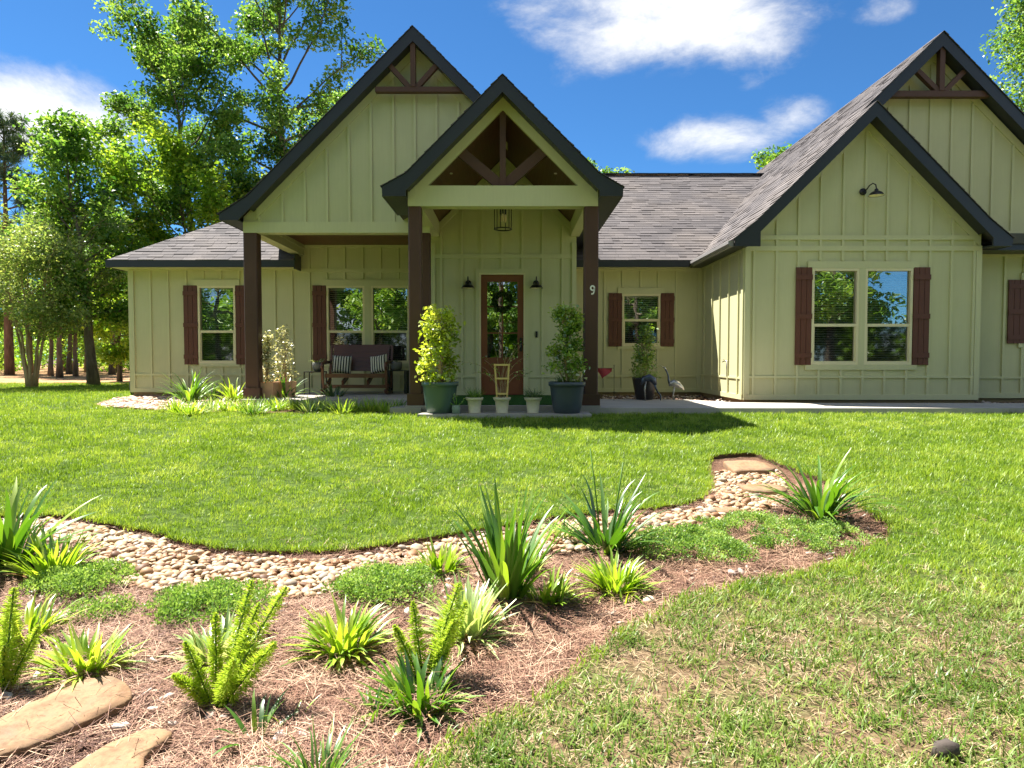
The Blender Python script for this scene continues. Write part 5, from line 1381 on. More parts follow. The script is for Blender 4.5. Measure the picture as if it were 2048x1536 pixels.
def clump(name, label, cat, loc, n, L, w, seed, mat, lean=(.05, .8), curl=(.4, 1.3), rad=.05, single=False, segs=7, group=None, rz=0, tone=(.5, .22)):
    r = random.Random(seed); root = thing(name, label, cat, loc, rz, group)
    VV = []; FF = []; TT = []; DV = []; DF = []
    for i in range(n):
        a = r.uniform(0, 6.283); d = rad*math.sqrt(r.random()); u = r.random()
        az = a+r.uniform(-.5, .5)
        V, F = leaf_strip((d*math.cos(a), d*math.sin(a), -.01), az, lean[0]+(lean[1]-lean[0])*u, L*r.uniform(.62, 1.1), w*r.uniform(.75, 1.15), segs, r.uniform(*curl), r, wavy=r.uniform(-.25, .25))
        tn = min(1, max(0, r.gauss(*tone)))
        if i % 13 == 6 and n > 20:      # a withered leaf lying low at the base
            V, F = leaf_strip((d*math.cos(a), d*math.sin(a), .0), az, r.uniform(.9, 1.35), L*r.uniform(.35, .7), w*.6, segs, r.uniform(.3, .9), r, vfold=.5, wavy=r.uniform(-.6, .6))
            b = len(DV); DV += V; DF += [tuple(q+b for q in f) for f in F]; continue
        if single: mesh_np('leaf', V, F, mat, root, {'tone': [tn]*len(V)}, True)
        else:
            b = len(VV); VV += V; FF += [tuple(q+b for q in f) for f in F]; TT += [tn]*len(V)
    if not single: mesh_np('foliage', VV, FF, mat, root, {'tone': TT}, True)
    if DV: mesh_np('withered_leaves', DV, DF, 'dead_leaf', root, None, True)
    return root
bz0 = -.045
def gb(px, py, dz=-.045): v = G(px, py); return (v.x, v.y, v.z+dz)
# large strap-leaved lilies
clump('strap_lily', 'large upright lily clump with broad leaves in the bed middle', 'plant', gb(1012, 1183), 66, .60, .041, 1, 'strap', (.02, .62), (.15, .9), .075, True, 8)
l2 = clump('strap_lily', 'lily clump with arching narrow leaves and two tall flower stalks', 'plant', gb(1212, 1092), 64, .54, .030, 2, 'strap', (.10, 1.15), (.4, 1.3), .08, True, 8, tone=(.35, .2))
for (tx, ty, tz) in ((-.10, .02, .66), (.10, -.03, .58)):
    MB().tube([(tx*.25, 0, 0), (tx*.6, ty*.6, tz*.5), (tx, ty, tz)], [.006, .005, .004], 6).build('flower_stalk', 'strap_stalk' if 'strap_stalk' in M else painted('strap_stalk', lin(86, 124, 40), .5, .15), l2, True)
clump('strap_lily', 'dark arching lily clump beside the stepping stones', 'plant', gb(1640, 1028), 74, .60, .036, 3, 'strap', (.10, 1.1), (.5, 1.7), .08, True, 8, tone=(.42, .25))
clump('strap_lily', 'broad-leaved lily clump at the gravel end past the flax lilies', 'plant', gb(12, 1125), 60, .56, .048, 4, 'strap', (.08, .9), (.4, 1.3), .09, True, 8)
# flax-lily tussocks with short pointed leaves
CL = [(108, 1142, 85, .34, 'between the broad-leaved lily and the gravel path', 'strap_yellow'), (55, 1255, 60, .24, 'behind the left foxtail plume', 'strap_yellow'),
      (172, 1322, 90, .25, 'just above the big flagstone', 'strap_yellow'), (688, 1282, 95, .27, 'alone in the pine straw below the gravel', 'strap_yellow'),
      (936, 1252, 95, .28, 'behind the tall foxtail plume in the bed middle', 'strap_pale'), (1096, 1188, 60, .20, 'right at the foot of the large upright lily', 'strap_yellow'),
      (1232, 1168, 110, .28, 'in front of the lily with two flower stalks', 'strap_yellow'), (880, 1128, 60, .22, 'at the gravel edge left of the large lily', 'strap_yellow'),
      (1050, 1130, 46, .20, 'tucked behind the large upright lily', 'strap_pale'),
      (838, 1392, 75, .25, 'around the foot of the forked foxtail fern', 'strap'), (432, 1300, 60, .23, 'pale and thin behind the big foxtail fern', 'strap_pale'),
      (1122, 1062, 40, .16, 'small on the gravel between the two tall lilies', 'strap_pale')]
r_f = random.Random(12)
for i, (px, py, n, L, where, mt) in enumerate(CL):
    clump('flax_lily', 'flax lily tussock '+where, 'plant', gb(px, py), int(n*1.5), L*r_f.uniform(.82, 1.02), r_f.uniform(.019, .028), 20+i, mt, (.05, 1.25), (.3, 1.5), .085, False, 5, 'flax lilies in the bed', tone=(.52, .25))
for i, (px, py, n, L, w, mt, lab) in enumerate([(515, 1458, 9, .20, .020, 'strap', 'small sprout of broad grassy leaves in the pine straw'),
        (640, 1552, 70, .22, .010, 'strap', 'fine-leaved grassy tuft at the bed front'), (742, 1418, 22, .16, .010, 'strap', 'thin sparse seedlings in front of the forked foxtail fern'),
        (583, 1420, 3, .12, .012, 'strap_yellow', 'single yellow-green blade standing in the straw'), (1247, 1195, 14, .12, .014, 'strap_yellow', 'tiny flax lily seedling near the pale mushroom')]):
    clump('grass_sprout', lab, 'plant', gb(px, py), n, L, w, 50+i, mt, (.1, 1.0), (.3, 1.4), .035, False, 6)
# foxtail ferns: bottle-brush plumes
def foxtail(label, loc, plumes, seed):
    r = np.random.default_rng(seed); root = thing('foxtail_fern', label, 'fern', loc)
    for (dx, dy, L, bend, wd) in plumes:
        n = 9; d0 = np.array([dx, dy, 1.0]); d0 /= np.linalg.norm(d0); pts = [np.array([dx*.04, dy*.04, 0.])]
        for i in range(n):
            d0 = d0+np.array([bend*dx, bend*dy, 0])*.12; d0 /= np.linalg.norm(d0); pts.append(pts[-1]+d0*L/n)
        pts = np.array(pts)
        m_ = 850; t = r.uniform(.05, 1, m_)**.9; f = t*n; i = np.minimum(f.astype(int), n-1); c = pts[i]+(pts[i+1]-pts[i])*(f-i)[:, None]
        ax = pts[i+1]-pts[i]; ax /= np.linalg.norm(ax, axis=1)[:, None]
        rd = r.normal(0, 1, (m_, 3)); rd -= ax*np.sum(rd*ax, 1)[:, None]; rd /= np.linalg.norm(rd, axis=1)[:, None]
        prof = 1.25*wd*np.sin(np.pi*np.clip(t*.86+.12, 0, 1))**.55*r.uniform(.55, 1.1, m_)
        d = rd*.95+ax*.28+r.normal(0, .18, rd.shape); tip = c+d*prof[:, None]; mid = c+d*(prof*.35)[:, None]
        sd = np.cross(d, ax)*.0020
        V = np.stack([mid-sd, mid+sd, tip+sd*.6, tip-sd*.6], 1).reshape(-1, 3)
        sd2 = ax*.0016; V2 = np.stack([mid-sd2, mid+sd2, tip+sd2*.6, tip-sd2*.6], 1).reshape(-1, 3)
        V = np.concatenate([V, V2]); tn = np.clip(.25+.6*r.random(m_)*(.5+.5*t), 0, 1); tn = np.concatenate([np.repeat(tn, 4)]*2)
        o = mesh_np('plume', V, np.arange(len(V)).reshape(-1, 4), 'foxtail', root, {'tone': tn})
        MB().tube([tuple(p) for p in pts], [.004]*len(pts), 5).build('stem', 'strap_stalk', o)
    return root
foxtail('big bright foxtail fern with curved plumes left in the straw', gb(432, 1392), [(.42, .10, .50, .4, .036), (.16, .30, .46, .15, .032), (.66, -.1, .34, .3, .036), (.30, .15, .40, .25, .030), (-.35, 0, .27, .2, .026), (-.55, -.1, .19, .9, .024), (.30, -.2, .24, .6, .032), (-.1, .25, .34, .1, .026)], 1)
foxtail('forked foxtail fern with one thick leaning plume in the bed', gb(850, 1345), [(.28, .05, .42, .2, .040), (-.40, 0, .26, .2, .026), (-.16, .2, .32, .1, .026), (.42, .25, .34, .2, .032), (.34, -.1, .30, .3, .028)], 2)
foxtail('foxtail fern with upright plumes beside the big flagstone', gb(4, 1362), [(.05, .1, .40, .1, .036), (.42, .1, .28, .1, .028), (-.5, .1, .36, .2, .032), (.12, -.1, .20, .3, .024), (-.1, .3, .34, .1, .028)], 3)
# creeping mats
def mat_plant(label, px, py, rx, ry, h, seed, n=5200, mt='sedum'):
    r = np.random.default_rng(seed); c = gb(px, py); root = thing('creeping_juniper', label, 'ground cover', c)
    n = int(n*1.15); k = 60; ca = r.uniform(0, 6.283, k); cr = np.sqrt(r.random(k))*r.uniform(.8, 1.18, k); cx = rx*cr*np.cos(ca); cy = ry*cr*np.sin(ca); ch = 1.25*h*(1-.8*cr**2)*r.uniform(.2, 1.25, k)+.012
    ix = r.integers(0, k, n); q = r.normal(0, 1, (n, 3)); q /= np.linalg.norm(q, axis=1)[:, None]; q[:, 2] = np.abs(q[:, 2])
    rr_ = r.uniform(.5, 1, n)[:, None]*np.array([.075, .075, .062])
    P0 = np.c_[cx[ix], cy[ix], ch[ix]*.75]+q*rr_
    d = q*.7+r.normal(0, .45, (n, 3)); d[:, 2] += .35; d /= np.linalg.norm(d, axis=1)[:, None]
    s = np.cross(d, r.normal(0, 1, (n, 3))); s /= np.linalg.norm(s, axis=1)[:, None]; L = r.uniform(.010, .020, n)[:, None]; w = .0042
    V = np.stack([P0-s*w, P0+d*L*.5+s*w, P0+d*L, P0+d*L*.5-s*w*1.4], 1).reshape(-1, 3)
    tn = np.clip(r.normal(.5, .2, k)[ix]+r.normal(0, .15, n)+.25*(q[:, 2]-.5), 0, 1)
    mesh_np('foliage', V, np.arange(4*n).reshape(-1, 4), mt, root, {'tone': np.repeat(tn, 4)})
    m = MB()
    for i in range(14):
        a = r.uniform(0, 6.283); m.tube([(0, 0, .01), (rx*.5*math.cos(a), ry*.5*math.sin(a), .02+h*.3), (rx*.95*math.cos(a), ry*.95*math.sin(a), .012)], .003, 4)
    m.build('runner', 'pale_bark', root)
    return root
mat_plant('creeping green mat below the flax lily at the gravel end', 160, 1160, .24, .26, .07, 1)
mat_plant('creeping green mat bordering the gravel behind the big foxtail fern', 425, 1200, .30, .24, .06, 2, 6000)
mat_plant('thick creeping green mat on the gravel edge in the bed middle', 775, 1170, .27, .24, .09, 3, 6500)
mat_plant('creeping bright mat right of the lily with two stalks', 1375, 1090, .33, .36, .08, 4, 7500)
mat_plant('wide dull creeping mat at the foot of the dark arching lily', 1545, 1062, .52, .42, .09, 5, 9500)
mat_plant('small creeping sprig in the straw near the big flagstone', 200, 1215, .14, .12, .03, 6, 1100)
# flagstones
def flag(label, pxs, th, z, name='flagstone'):
    pts = [G(*p) for p in pxs]; c = sum(pts, Vector())/len(pts)
    ring = smooth_line([(p.x-c.x, p.y-c.y) for p in pts+[pts[0]]], 4)[:-1]; rq = random.Random(len(label))
    ring = [(x*(1+rq.uniform(-.015, .015)), y*(1+rq.uniform(-.015, .015))) for x, y in ring]; n = len(ring)
    V = []; F = []
    for (sc, zz) in ((.985, -.04), (1.0, th*.35), (.995, th*.8), (.975, th), (.6, th+.004), (.25, th+.003)):
        for (x, y) in ring: V.append((x*sc, y*sc, zz+rq.uniform(-.003, .003)+ (ground(c.x+x*sc, c.y+y*sc)-c.z)))
    for j in range(5):
        for i in range(n): F.append((j*n+i, j*n+(i+1) % n, (j+1)*n+(i+1) % n, (j+1)*n+i))
    F.append(tuple(range(5*n, 6*n)))
    m = MB(); m.add(V, F); o = m.build(name, 'flagstone', None, True); o.location = (c.x, c.y, c.z+z); tag(o, label, 'flagstone'); return o
flag('long tan flagstone lying in the straw at the bed corner', [(-150, 1490), (-40, 1455), (60, 1408), (150, 1370), (215, 1352), (255, 1368), (264, 1392), (240, 1412), (160, 1450), (70, 1490), (0, 1512), (-120, 1560)], .045, -.04)
flag('tan flagstone with a notched end below the long flagstone', [(120, 1550), (215, 1490), (295, 1460), (345, 1466), (320, 1490), (290, 1515), (285, 1550), (230, 1640), (60, 1640)], .045, -.04)
flag('cream stepping stone at the far end of the gravel path', [(1447, 925), (1485, 923), (1520, 925), (1548, 934), (1545, 942), (1500, 943), (1468, 944)], .045, -.03)
flag('cream stepping stone nearer the gravel path bend', [(1476, 971), (1530, 970), (1566, 974), (1572, 983), (1530, 985), (1490, 980)], .04, -.03)
flag('half buried cream stone beside the dull creeping mat', [(1426, 1016), (1455, 1013), (1478, 1016), (1480, 1022), (1445, 1024)], .03, -.03)
# mushroom and bark lump
t = thing('mushroom', 'pale rounded mushroom at the straw edge by the thin lawn', 'mushroom', gb(1298, 1197))
MB().lathe([(.012, 0), (.010, .02), (.011, .032)], (0, 0, 0), 12).build('stem', 'mushroom', t, True)
MB().lathe([(.004, .028), (.028, .026), (.032, .032), (.028, .046), (.016, .055), (.001, .058)], (0, 0, 0), 16, False).build('cap', 'mushroom', t, True)
rb = np.random.default_rng(4); v = stone_shape(rb)*np.array([.040, .022, .040])*(1+rb.normal(0, .13, (len(IV), 1))); g_ = G(1892, 1516)
o = mesh_np('bark_lump', v+np.array([0, 0, .03]), IF, 'bark_chunk', None, None, False); o.location = g_; tag(o, 'small grey bark lump lying on the thin lawn', 'bark')
# lilies and low liriope by the porch
for i, (px, py, n, L, lab, mt) in enumerate([(382, 808, 60, .58, 'arching green lily before the left shuttered window', 'strap'), (466, 806, 52, .46, 'spiky yellow-green lily left of the outer porch post', 'strap_yellow'),
        (566, 808, 60, .52, 'green lily right of the outer porch post', 'strap'), (420, 803, 30, .42, 'dark lily between the two bright lilies by the wall', 'strap_dark'), (668, 806, 46, .36, 'dark lily at the porch edge before the bench', 'strap_dark')]):
    clump('day_lily', lab, 'plant', gb(px, py, .01), int(n*1.2), L*1.3, .042, 80+i, mt, (.1, .95), (.6, 1.8), .12, False, 7)
r_ = random.Random(9)
for i in range(30):
    px = 345+i*15.4+r_.uniform(-6, 6); py = 827+r_.uniform(-9, 4)
    if 795 < px: px = 795
    clump('liriope', 'low variegated grassy tuft in the border along the porch', 'plant', gb(px, py, .0), 70, .30, .017, 100+i, r_.choice(['strap_yellow', 'strap_pale', 'strap_yellow', 'strap']), (.1, 1.2), (.4, 1.3), .15, False, 4, 'border tufts along the porch')
# ================================================================ lamps, lantern, wreath
def barn_lamp(label, x, z, Y, side=0):
    """gooseneck barn lamp: round plate, bent arm, flared shade"""
    t = thing('barn_lamp', label, 'wall lamp', (x, Y, z))
    MB().tube([(0, -.003, 0), (0, -.03, 0)], .062, 20).build('wall_plate', 'black_metal', t, True)
    arm = [(0, -.03, 0), (side*.03, -.08, .02), (side*.06, -.13, .085), (side*.10, -.17, .115), (side*.135, -.20, .085), (side*.145, -.21, .02), (side*.145, -.21, -.01)]
    MB().tube(arm, .011, 8).build('arm', 'black_metal', t, True)
    c = (side*.145, -.21, -.075)
    MB().lathe([(.020, .085), (.034, .07), (.034, .045), (.055, .038), (.10, .012), (.132, -.035), (.135, -.042)], c, 28, False).build('shade', 'black_metal', t, True)
    MB().lathe([(.030, .040), (.053, .032), (.096, .007), (.127, -.037)], c, 28, False).build('shade_lining', 'lamp_white', t, True)
    MB().lathe([(.001, -.035), (.022, -.02), (.026, .0), (.014, .03)], c, 14, False).build('bulb', 'bulb_glass', t, True)
    return t
a = P(937, 567, YD); b = P(1072, 567, YD)
barn_lamp('black barn lamp on the wall left of the front door', a.x, a.z, YD-.001); barn_lamp('black barn lamp on the wall right of the front door', b.x, b.z, YD-.001)
a = P(1725, 384, YR); barn_lamp('black gooseneck barn lamp high on the right wing gable', a.x, a.z, YR-.001, 1)
db = MB(); a = P(1073, 669, YD); db.box(a.x-.021, a.x+.021, YD-.026, YD-.001, a.z-.06, a.z+.06); o = db.build('doorbell', 'black_metal'); MB().lathe([(.001, 0), (.012, 0)], (0, 0, 0), 8)
tag(o, 'small black doorbell on the wall beside the front door', 'doorbell')
# cage lantern under the portico
YL = 12.35; bt = P(1006, 459, YL); t = thing('lantern', 'black cage lantern with candle bulbs hanging in the portico', 'lantern', (bt.x, YL, bt.z)); Rl = .155; Hl = .50
for z in (0.008, Hl): 
    m = MB(); n = 32
    m.tube([(Rl*math.cos(6.2832*i/n), Rl*math.sin(6.2832*i/n), z) for i in range(n+1)], .011, 8, False); m.build('ring', 'black_metal', t, True)
for i in range(6): 
    a_ = 6.2832*i/6+.26; MB().tube([(Rl*math.cos(a_), Rl*math.sin(a_), 0), (Rl*math.cos(a_), Rl*math.sin(a_), Hl)], .008, 6).build('cage_bar', 'black_metal', t, True)
m = MB(); m.tube([(0, 0, Hl+.12), (0, 0, pz(bt.x, .34)-bt.z)], .008, 6)
for i in range(6):
    a_ = 6.2832*i/6+.26; m.tube([(Rl*math.cos(a_), Rl*math.sin(a_), Hl), (0, 0, Hl+.13)], .006, 5)
m.build('hanger', 'black_metal', t)
for i in range(3):
    a_ = 6.2832*i/3+.5; x, y = .05*math.cos(a_), .05*math.sin(a_)
    q_ = MB().tube([(x, y, .27), (x, y, .40)], .016, 10).build('bulb_holder', 'black_metal', t, True)
    MB().lathe([(.012, .27), (.022, .22), (.024, .19), (.016, .15), (.001, .125)], (x, y, 0), 12, False).build('bulb', 'bulb_glass', t, True)
# wreath on the door
wc = P(1004.6, 603.5, YD); t = thing('wreath', 'dark green leafy wreath hanging on the front door glass', 'wreath', (wc.x, YD+.015, wc.z))
r = np.random.default_rng(5); n = 900; a_ = r.uniform(0, 6.2832, n); rr2 = .165+r.normal(0, .026, n)
C = np.c_[rr2*np.cos(a_), -.03+r.normal(0, .018, n), rr2*np.sin(a_)]; V, F = leaves_np(C, .060, r, aspect=.4)
V[:, 1] = np.minimum(V[:, 1], .012); mesh_np('foliage', V, F, 'leaf_dark', t, {'tone': np.repeat(r.uniform(0, .8, n), 4)})
MB().tube([(.16*math.cos(6.2832*i/24), -.02, .16*math.sin(6.2832*i/24)) for i in range(25)], .014, 6, False).build('ring', 'bark', t, True)
# ================================================================ pots on the entry step
ZS = .05
def pot_mesh(prof, mat, t, n=40, soil=None):
    p = MB().lathe(prof, (0, 0, 0), n).build('pot', mat, t, True)
    if soil: MB().lathe([(.001, soil[1]), (soil[0], soil[1])], (0, 0, 0), n, False).build('soil', 'soil', t)
    return p
def shrub(t, z0, H, Rb, nleaf, leaf, mat, seed, stems=5, shape=None, bark='pale_bark', clumpr=.10, tone=(.5, .25), ncl=90):
    r = np.random.default_rng(seed); tb = MB(); cen = []
    for s in range(stems):
        a0 = r.uniform(0, 6.283); sp = .05+.12*r.random()
        pts = [np.array([.04*math.cos(a0), .04*math.sin(a0), z0])]
        for i in range(1, 7):
            u = i/6; pts.append(np.array([math.cos(a0)*sp*u*.6+r.normal(0, .012), math.sin(a0)*sp*u*.6+r.normal(0, .012), z0+H*.9*u*r.uniform(.85, 1)]))
        tb.tube(pts, [.011*(1-.8*i/6) for i in range(7)], 5)
    for k in range(ncl):
        u = r.random()**.85; rad = Rb*(shape(u) if shape else math.sin(math.pi*(.25+.7*u))); a = r.uniform(0, 6.283); q = rad*math.sqrt(r.uniform(.15, 1))
        p = np.array([q*math.cos(a), q*math.sin(a), z0+H*(.06+.94*u)]); cen.append(p)
        tb.tube([(p[0]*.1, p[1]*.1, p[2]-q*.8-.02), (p[0]*.6, p[1]*.6, p[2]-.04), tuple(p)], [.005, .0035, .002], 4, False)
    cen = np.array(cen); ix = r.integers(0, len(cen), nleaf); C = cen[ix]+r.normal(0, .5, (nleaf, 3))*clumpr
    C[:, 2] = np.maximum(C[:, 2], z0+.02)
    V, F = leaves_np(C, leaf, r, aspect=.55); ct = r.normal(tone[0], tone[1], len(cen)); tn = np.clip(ct[ix]+r.normal(0, .15, nleaf), 0, 1)
    tb.build('stem', bark, t, True, fix=False); mesh_np('foliage', V, F, mat, t, {'tone': np.repeat(tn, 4)})
def rim_grass(t, z, rad, n, L, w, mat, seed, lean=(.1, 1.1), curl=(.6, 1.8)):
    r = random.Random(seed); VV = []; FF = []; TT = []
    for i in range(n):
        a = r.uniform(0, 6.283); d = rad*math.sqrt(r.random())
        V, F = leaf_strip((d*math.cos(a), d*math.sin(a), z-.01), a+r.uniform(-.8, .8), r.uniform(*lean), L*r.uniform(.6, 1.15), w, 5, r.uniform(*curl), r)
        b = len(VV); VV += V; FF += [tuple(q+b for q in f) for f in F]; TT += [min(1, max(0, r.gauss(.5, .25)))]*len(V)
    mesh_np('grass_foliage', VV, FF, mat, t, {'tone': TT}, True)
BIGP = [(.18, 0), (.205, .012), (.225, .10), (.245, .24), (.262, .40), (.268, .415), (.285, .42), (.288, .48), (.272, .483), (.262, .44)]
x = PX(880, 10.55, 800); t = thing('planter', 'large green planter with a lime leafy shrub at the left portico post', 'planter', (x, 10.57, ZS))
pot_mesh(BIGP, 'planter_green', t, 44, (.264, .445))
shrub(t, .44, 1.17, .31, 2100, .075, 'leaf_lime', 3, 7, lambda u: (1.05-.35*u if u > .12 else .85) if u < .85 else .72-.4*(u-.85)/.15, clumpr=.11, tone=(.58, .25), ncl=70)
x = PX(1134, 10.55, 800); t = thing('planter', 'large slate planter with a green holly shrub at the right portico post', 'planter', (x, 10.57, ZS))
pot_mesh(BIGP, 'planter_slate', t, 44, (.264, .445))
shrub(t, .44, 1.17, .30, 2000, .068, 'leaf_holly', 4, 6, lambda u: (.75 if u < .15 else 1.02-.55*u), clumpr=.10, tone=(.55, .27), ncl=70)
rim_grass(t, .45, .22, 120, .20, .008, 'strap_dark', 4, (.1, .9))
fl = MB()
for (dx, dz_, a_) in ((.21, .64, .3), (.25, .60, 1.2), (.19, .58, 2.4), (.24, .55, -.6)):
    fl.add([(dx, -.12, dz_), (dx+.07*math.cos(a_), -.10, dz_+.07*math.sin(a_)), (dx+.06*math.cos(a_+.7), -.15, dz_+.06*math.sin(a_+.7))], [(0, 1, 2)])
fl.tube([(.2, -.1, .45), (.22, -.12, .6)], .004, 5); fl.build('white_flower', 'number_white', t)
SMP = [(.082, 0), (.095, .004), (.095, .018), (.088, .02), (.108, .19), (.112, .195), (.128, .205), (.140, .245), (.128, .247), (.118, .215)]
def small_pot(label, px, sc=1.0):
    x = PX(px, 10.5, 815); t = thing('flower_pot', label, 'flower pot', (x, 10.50, ZS)); pot_mesh([(a*sc, b*sc) for a, b in SMP], 'cream_pot', t, 32, (.120*sc, .222*sc)); return t
t = small_pot('cream pot of bright grassy leaves beside the little sage pot', 949); rim_grass(t, .23, .09, 130, .21, .007, 'strap', 11, (.0, .9), (.2, 1.1))
t = small_pot('cream pot with a wooden ladder trellis and bare vine', 1004)
x0b, x1b, x0t, x1t = -.072, .072, -.11, .108
tr = MB()
for a_, b_ in ((x0b, x0t), (x1b, x1t)): tr.beam((a_, 0, .16), (b_, .0, .76), .028, .016, side=(1, 0, 0))
tr.build('trellis', 'trellis_wood', t)
for z, w in ((.30, .19), (.535, .225), (.745, .25)): MB().box(-w/2, w/2, -.022, -.009, z-.014, z+.014).build('trellis_rung', 'trellis_wood', t)
r = np.random.default_rng(21); vb = MB(); tips = []
for k in range(15):
    a_ = r.uniform(-1, 1); pts = [np.array([r.uniform(-.04, .04), r.uniform(-.02, .02), .22])]; d = np.array([a_*.25, r.normal(0, .05), 1.0])
    L = r.uniform(.5, .95)
    for i in range(7):
        d = d+np.array([a_*.22*(i > 1), r.normal(0, .05), -.05*i*abs(a_)]); dn = d/np.linalg.norm(d); pts.append(pts[-1]+dn*L/7)
    vb.tube(pts, [.0045*(1-.6*i/7) for i in range(8)], 5); tips += [pts[-1], pts[-2], pts[5]]
vb.build('vine', 'pale_bark', t, True, fix=False)
tips = np.array(tips); ix = r.integers(0, len(tips), 150); V, F = leaves_np(tips[ix]+r.normal(0, .03, (150, 3)), .038, r); mesh_np('foliage', V, F, 'leaf_holly', t, {'tone': np.repeat(r.uniform(0, .7, 150), 4)})
t = small_pot('cream pot of dark drooping grass beside the slate planter', 1066); rim_grass(t, .23, .10, 190, .23, .006, 'strap_dark', 12, (.1, 1.2), (.9, 2.4))
x = PX(912, 10.42, 822); t = thing('succulent_pot', 'little sage pot with a crooked leggy succulent on the step', 'flower pot', (x, 10.42, ZS))
pot_mesh([(.056, 0), (.063, .006), (.064, .13), (.058, .132), (.056, .11)], 'sage_pot', t, 24, (.056, .112))
vb = MB()
for pts in ([(0, 0, .1), (-.02, 0, .17), (-.04, -.01, .23), (-.02, 0, .29)], [(0, 0, .1), (.05, 0, .14), (.10, -.01, .17), (.12, 0, .22)], [(0, 0, .1), (-.05, 0, .14), (-.10, 0, .16)], [(0, 0, .1), (.01, -.01, .2), (.0, -.01, .26)]): vb.tube(pts, [.009, .008, .008, .007][:len(pts)], 6)
vb.build('stem', 'strap_stalk', t, True)
V, F = leaves_np(np.array([(-.02, 0, .30), (.12, 0, .225), (-.10, 0, .165), (0, -.01, .265), (-.03, 0, .285), (.13, 0, .23), (-.11, 0, .17), (.01, 0, .27), (-.045, 0, .235), (.1, 0, .18)]), .045, np.random.default_rng(2)); mesh_np('foliage', V, F, 'strap_pale', t, {'tone': [.7]*len(V)})
# planters by the outer porch post
for (px, py, lab, L, rx, seed) in ((535, 795, 'square terracotta planter with a thin cream-leaved shrub behind the outer post', .92, .13, 31), (571, 791, 'square terracotta planter with a taller cream-leaved shrub on the porch', 1.12, .20, 32)):
    Yp = 13.0 if px < 550 else 13.35; x = PX(px, Yp, 780); w = .17
    t = thing('terracotta_planter', lab, 'planter', (x, Yp, FL))
    m = MB(); m.add([(-w*.85, -w*.85, 0), (w*.85, -w*.85, 0), (w*.85, w*.85, 0), (-w*.85, w*.85, 0), (-w, -w, .30), (w, -w, .30), (w, w, .30), (-w, w, .30), (-w*.88, -w*.88, .30), (w*.88, -w*.88, .30), (w*.88, w*.88, .30), (-w*.88, w*.88, .30), (-w*.86, -w*.86, .26), (w*.86, -w*.86, .26), (w*.86, w*.86, .26), (-w*.86, w*.86, .26)],
                    [(3, 2, 1, 0)]+[(a, (a+1) % 4, 4+(a+1) % 4, 4+a) for a in range(4)]+[(4+a, 4+(a+1) % 4, 8+(a+1) % 4, 8+a) for a in range(4)]+[(8+a, 8+(a+1) % 4, 12+(a+1) % 4, 12+a) for a in range(4)]+[(12, 13, 14, 15)])
    m.build('pot', 'terra', t); shrub(t, .26, L, rx, 620, .060, 'leaf_cream', seed, 4, lambda u: 1.0-.55*u, clumpr=.085, tone=(.55, .28), ncl=44)
# ================================================================ bench, cushions, side tables
YS = 14.15; sx0, sx1 = PX(649, YS), PX(769, YS); bcx = (sx0+sx1)/2
t = thing('glider_bench', 'dark brown wooden glider bench under the porch window', 'bench', (bcx, YS+.30, FL)); hw = (sx1-sx0)/2
sz = .435
for i in range(6):
    y = -.29+i*.10; MB().box(-hw, hw, y, y+.088, sz-.025-.012*(i if i < 4 else 3)*.5, sz-.012*(i if i < 4 else 3)*.5).build('seat_slat', 'bench_wood', t)
MB().box(-hw, hw, -.305, -.285, sz-.085, sz-.002).build('seat_front', 'bench_wood', t)
for i in range(5):
    z = sz+.05+i*.098; y = .27+.028*i; MB().beam((-hw+.02, y, z+.045), (hw-.02, y, z+.045), .020, .099, side=(0, 1, -.28)).build('back_slat', 'bench_wood', t)
MB().beam((-hw-.0, .42, sz+.57), (hw, .42, sz+.57), .030, .085, side=(0, 1, -.28)).build('back_rail', 'bench_wood', t)
for s in (-1, 1):
    e = s*(hw+.035)
    m = MB(); m.tube([(e, -.36, sz+.10), (e, -.40, sz+.16), (e, -.33, sz+.215), (e, -.10, sz+.235), (e, .15, sz+.235), (e, .33, sz+.24)], [.028, .036, .036, .034, .032, .030], 8); m.build('armrest', 'bench_wood', t, True)
    MB().beam((e, -.30, .13), (e, -.34, sz+.13), .045, .06).build('leg', 'bench_wood', t)
    MB().beam((e, .20, .13), (e, .44, sz+.60), .045, .06).build('leg', 'bench_wood', t)
    m = MB(); m.tube([(e, -.46, .10), (e, -.38, .045), (e, -.10, .025), (e, .22, .025), (e, .36, .05)], [.024, .030, .030, .030, .024], 8); m.build('rocker', 'bench_wood', t, True)
    MB().beam((e, -.33, .06), (e, .20, .30), .035, .05).build('brace', 'bench_wood', t)
    MB().beam((s*hw*.42, -.28, sz-.20), (s*hw*.42, .20, sz-.06), .04, .10).build('seat_bracket', 'bench_wood', t)
MB().beam((-hw-.03, -.28, .17), (hw+.03, -.28, .17), .03, .07).build('stretcher', 'bench_wood', t)
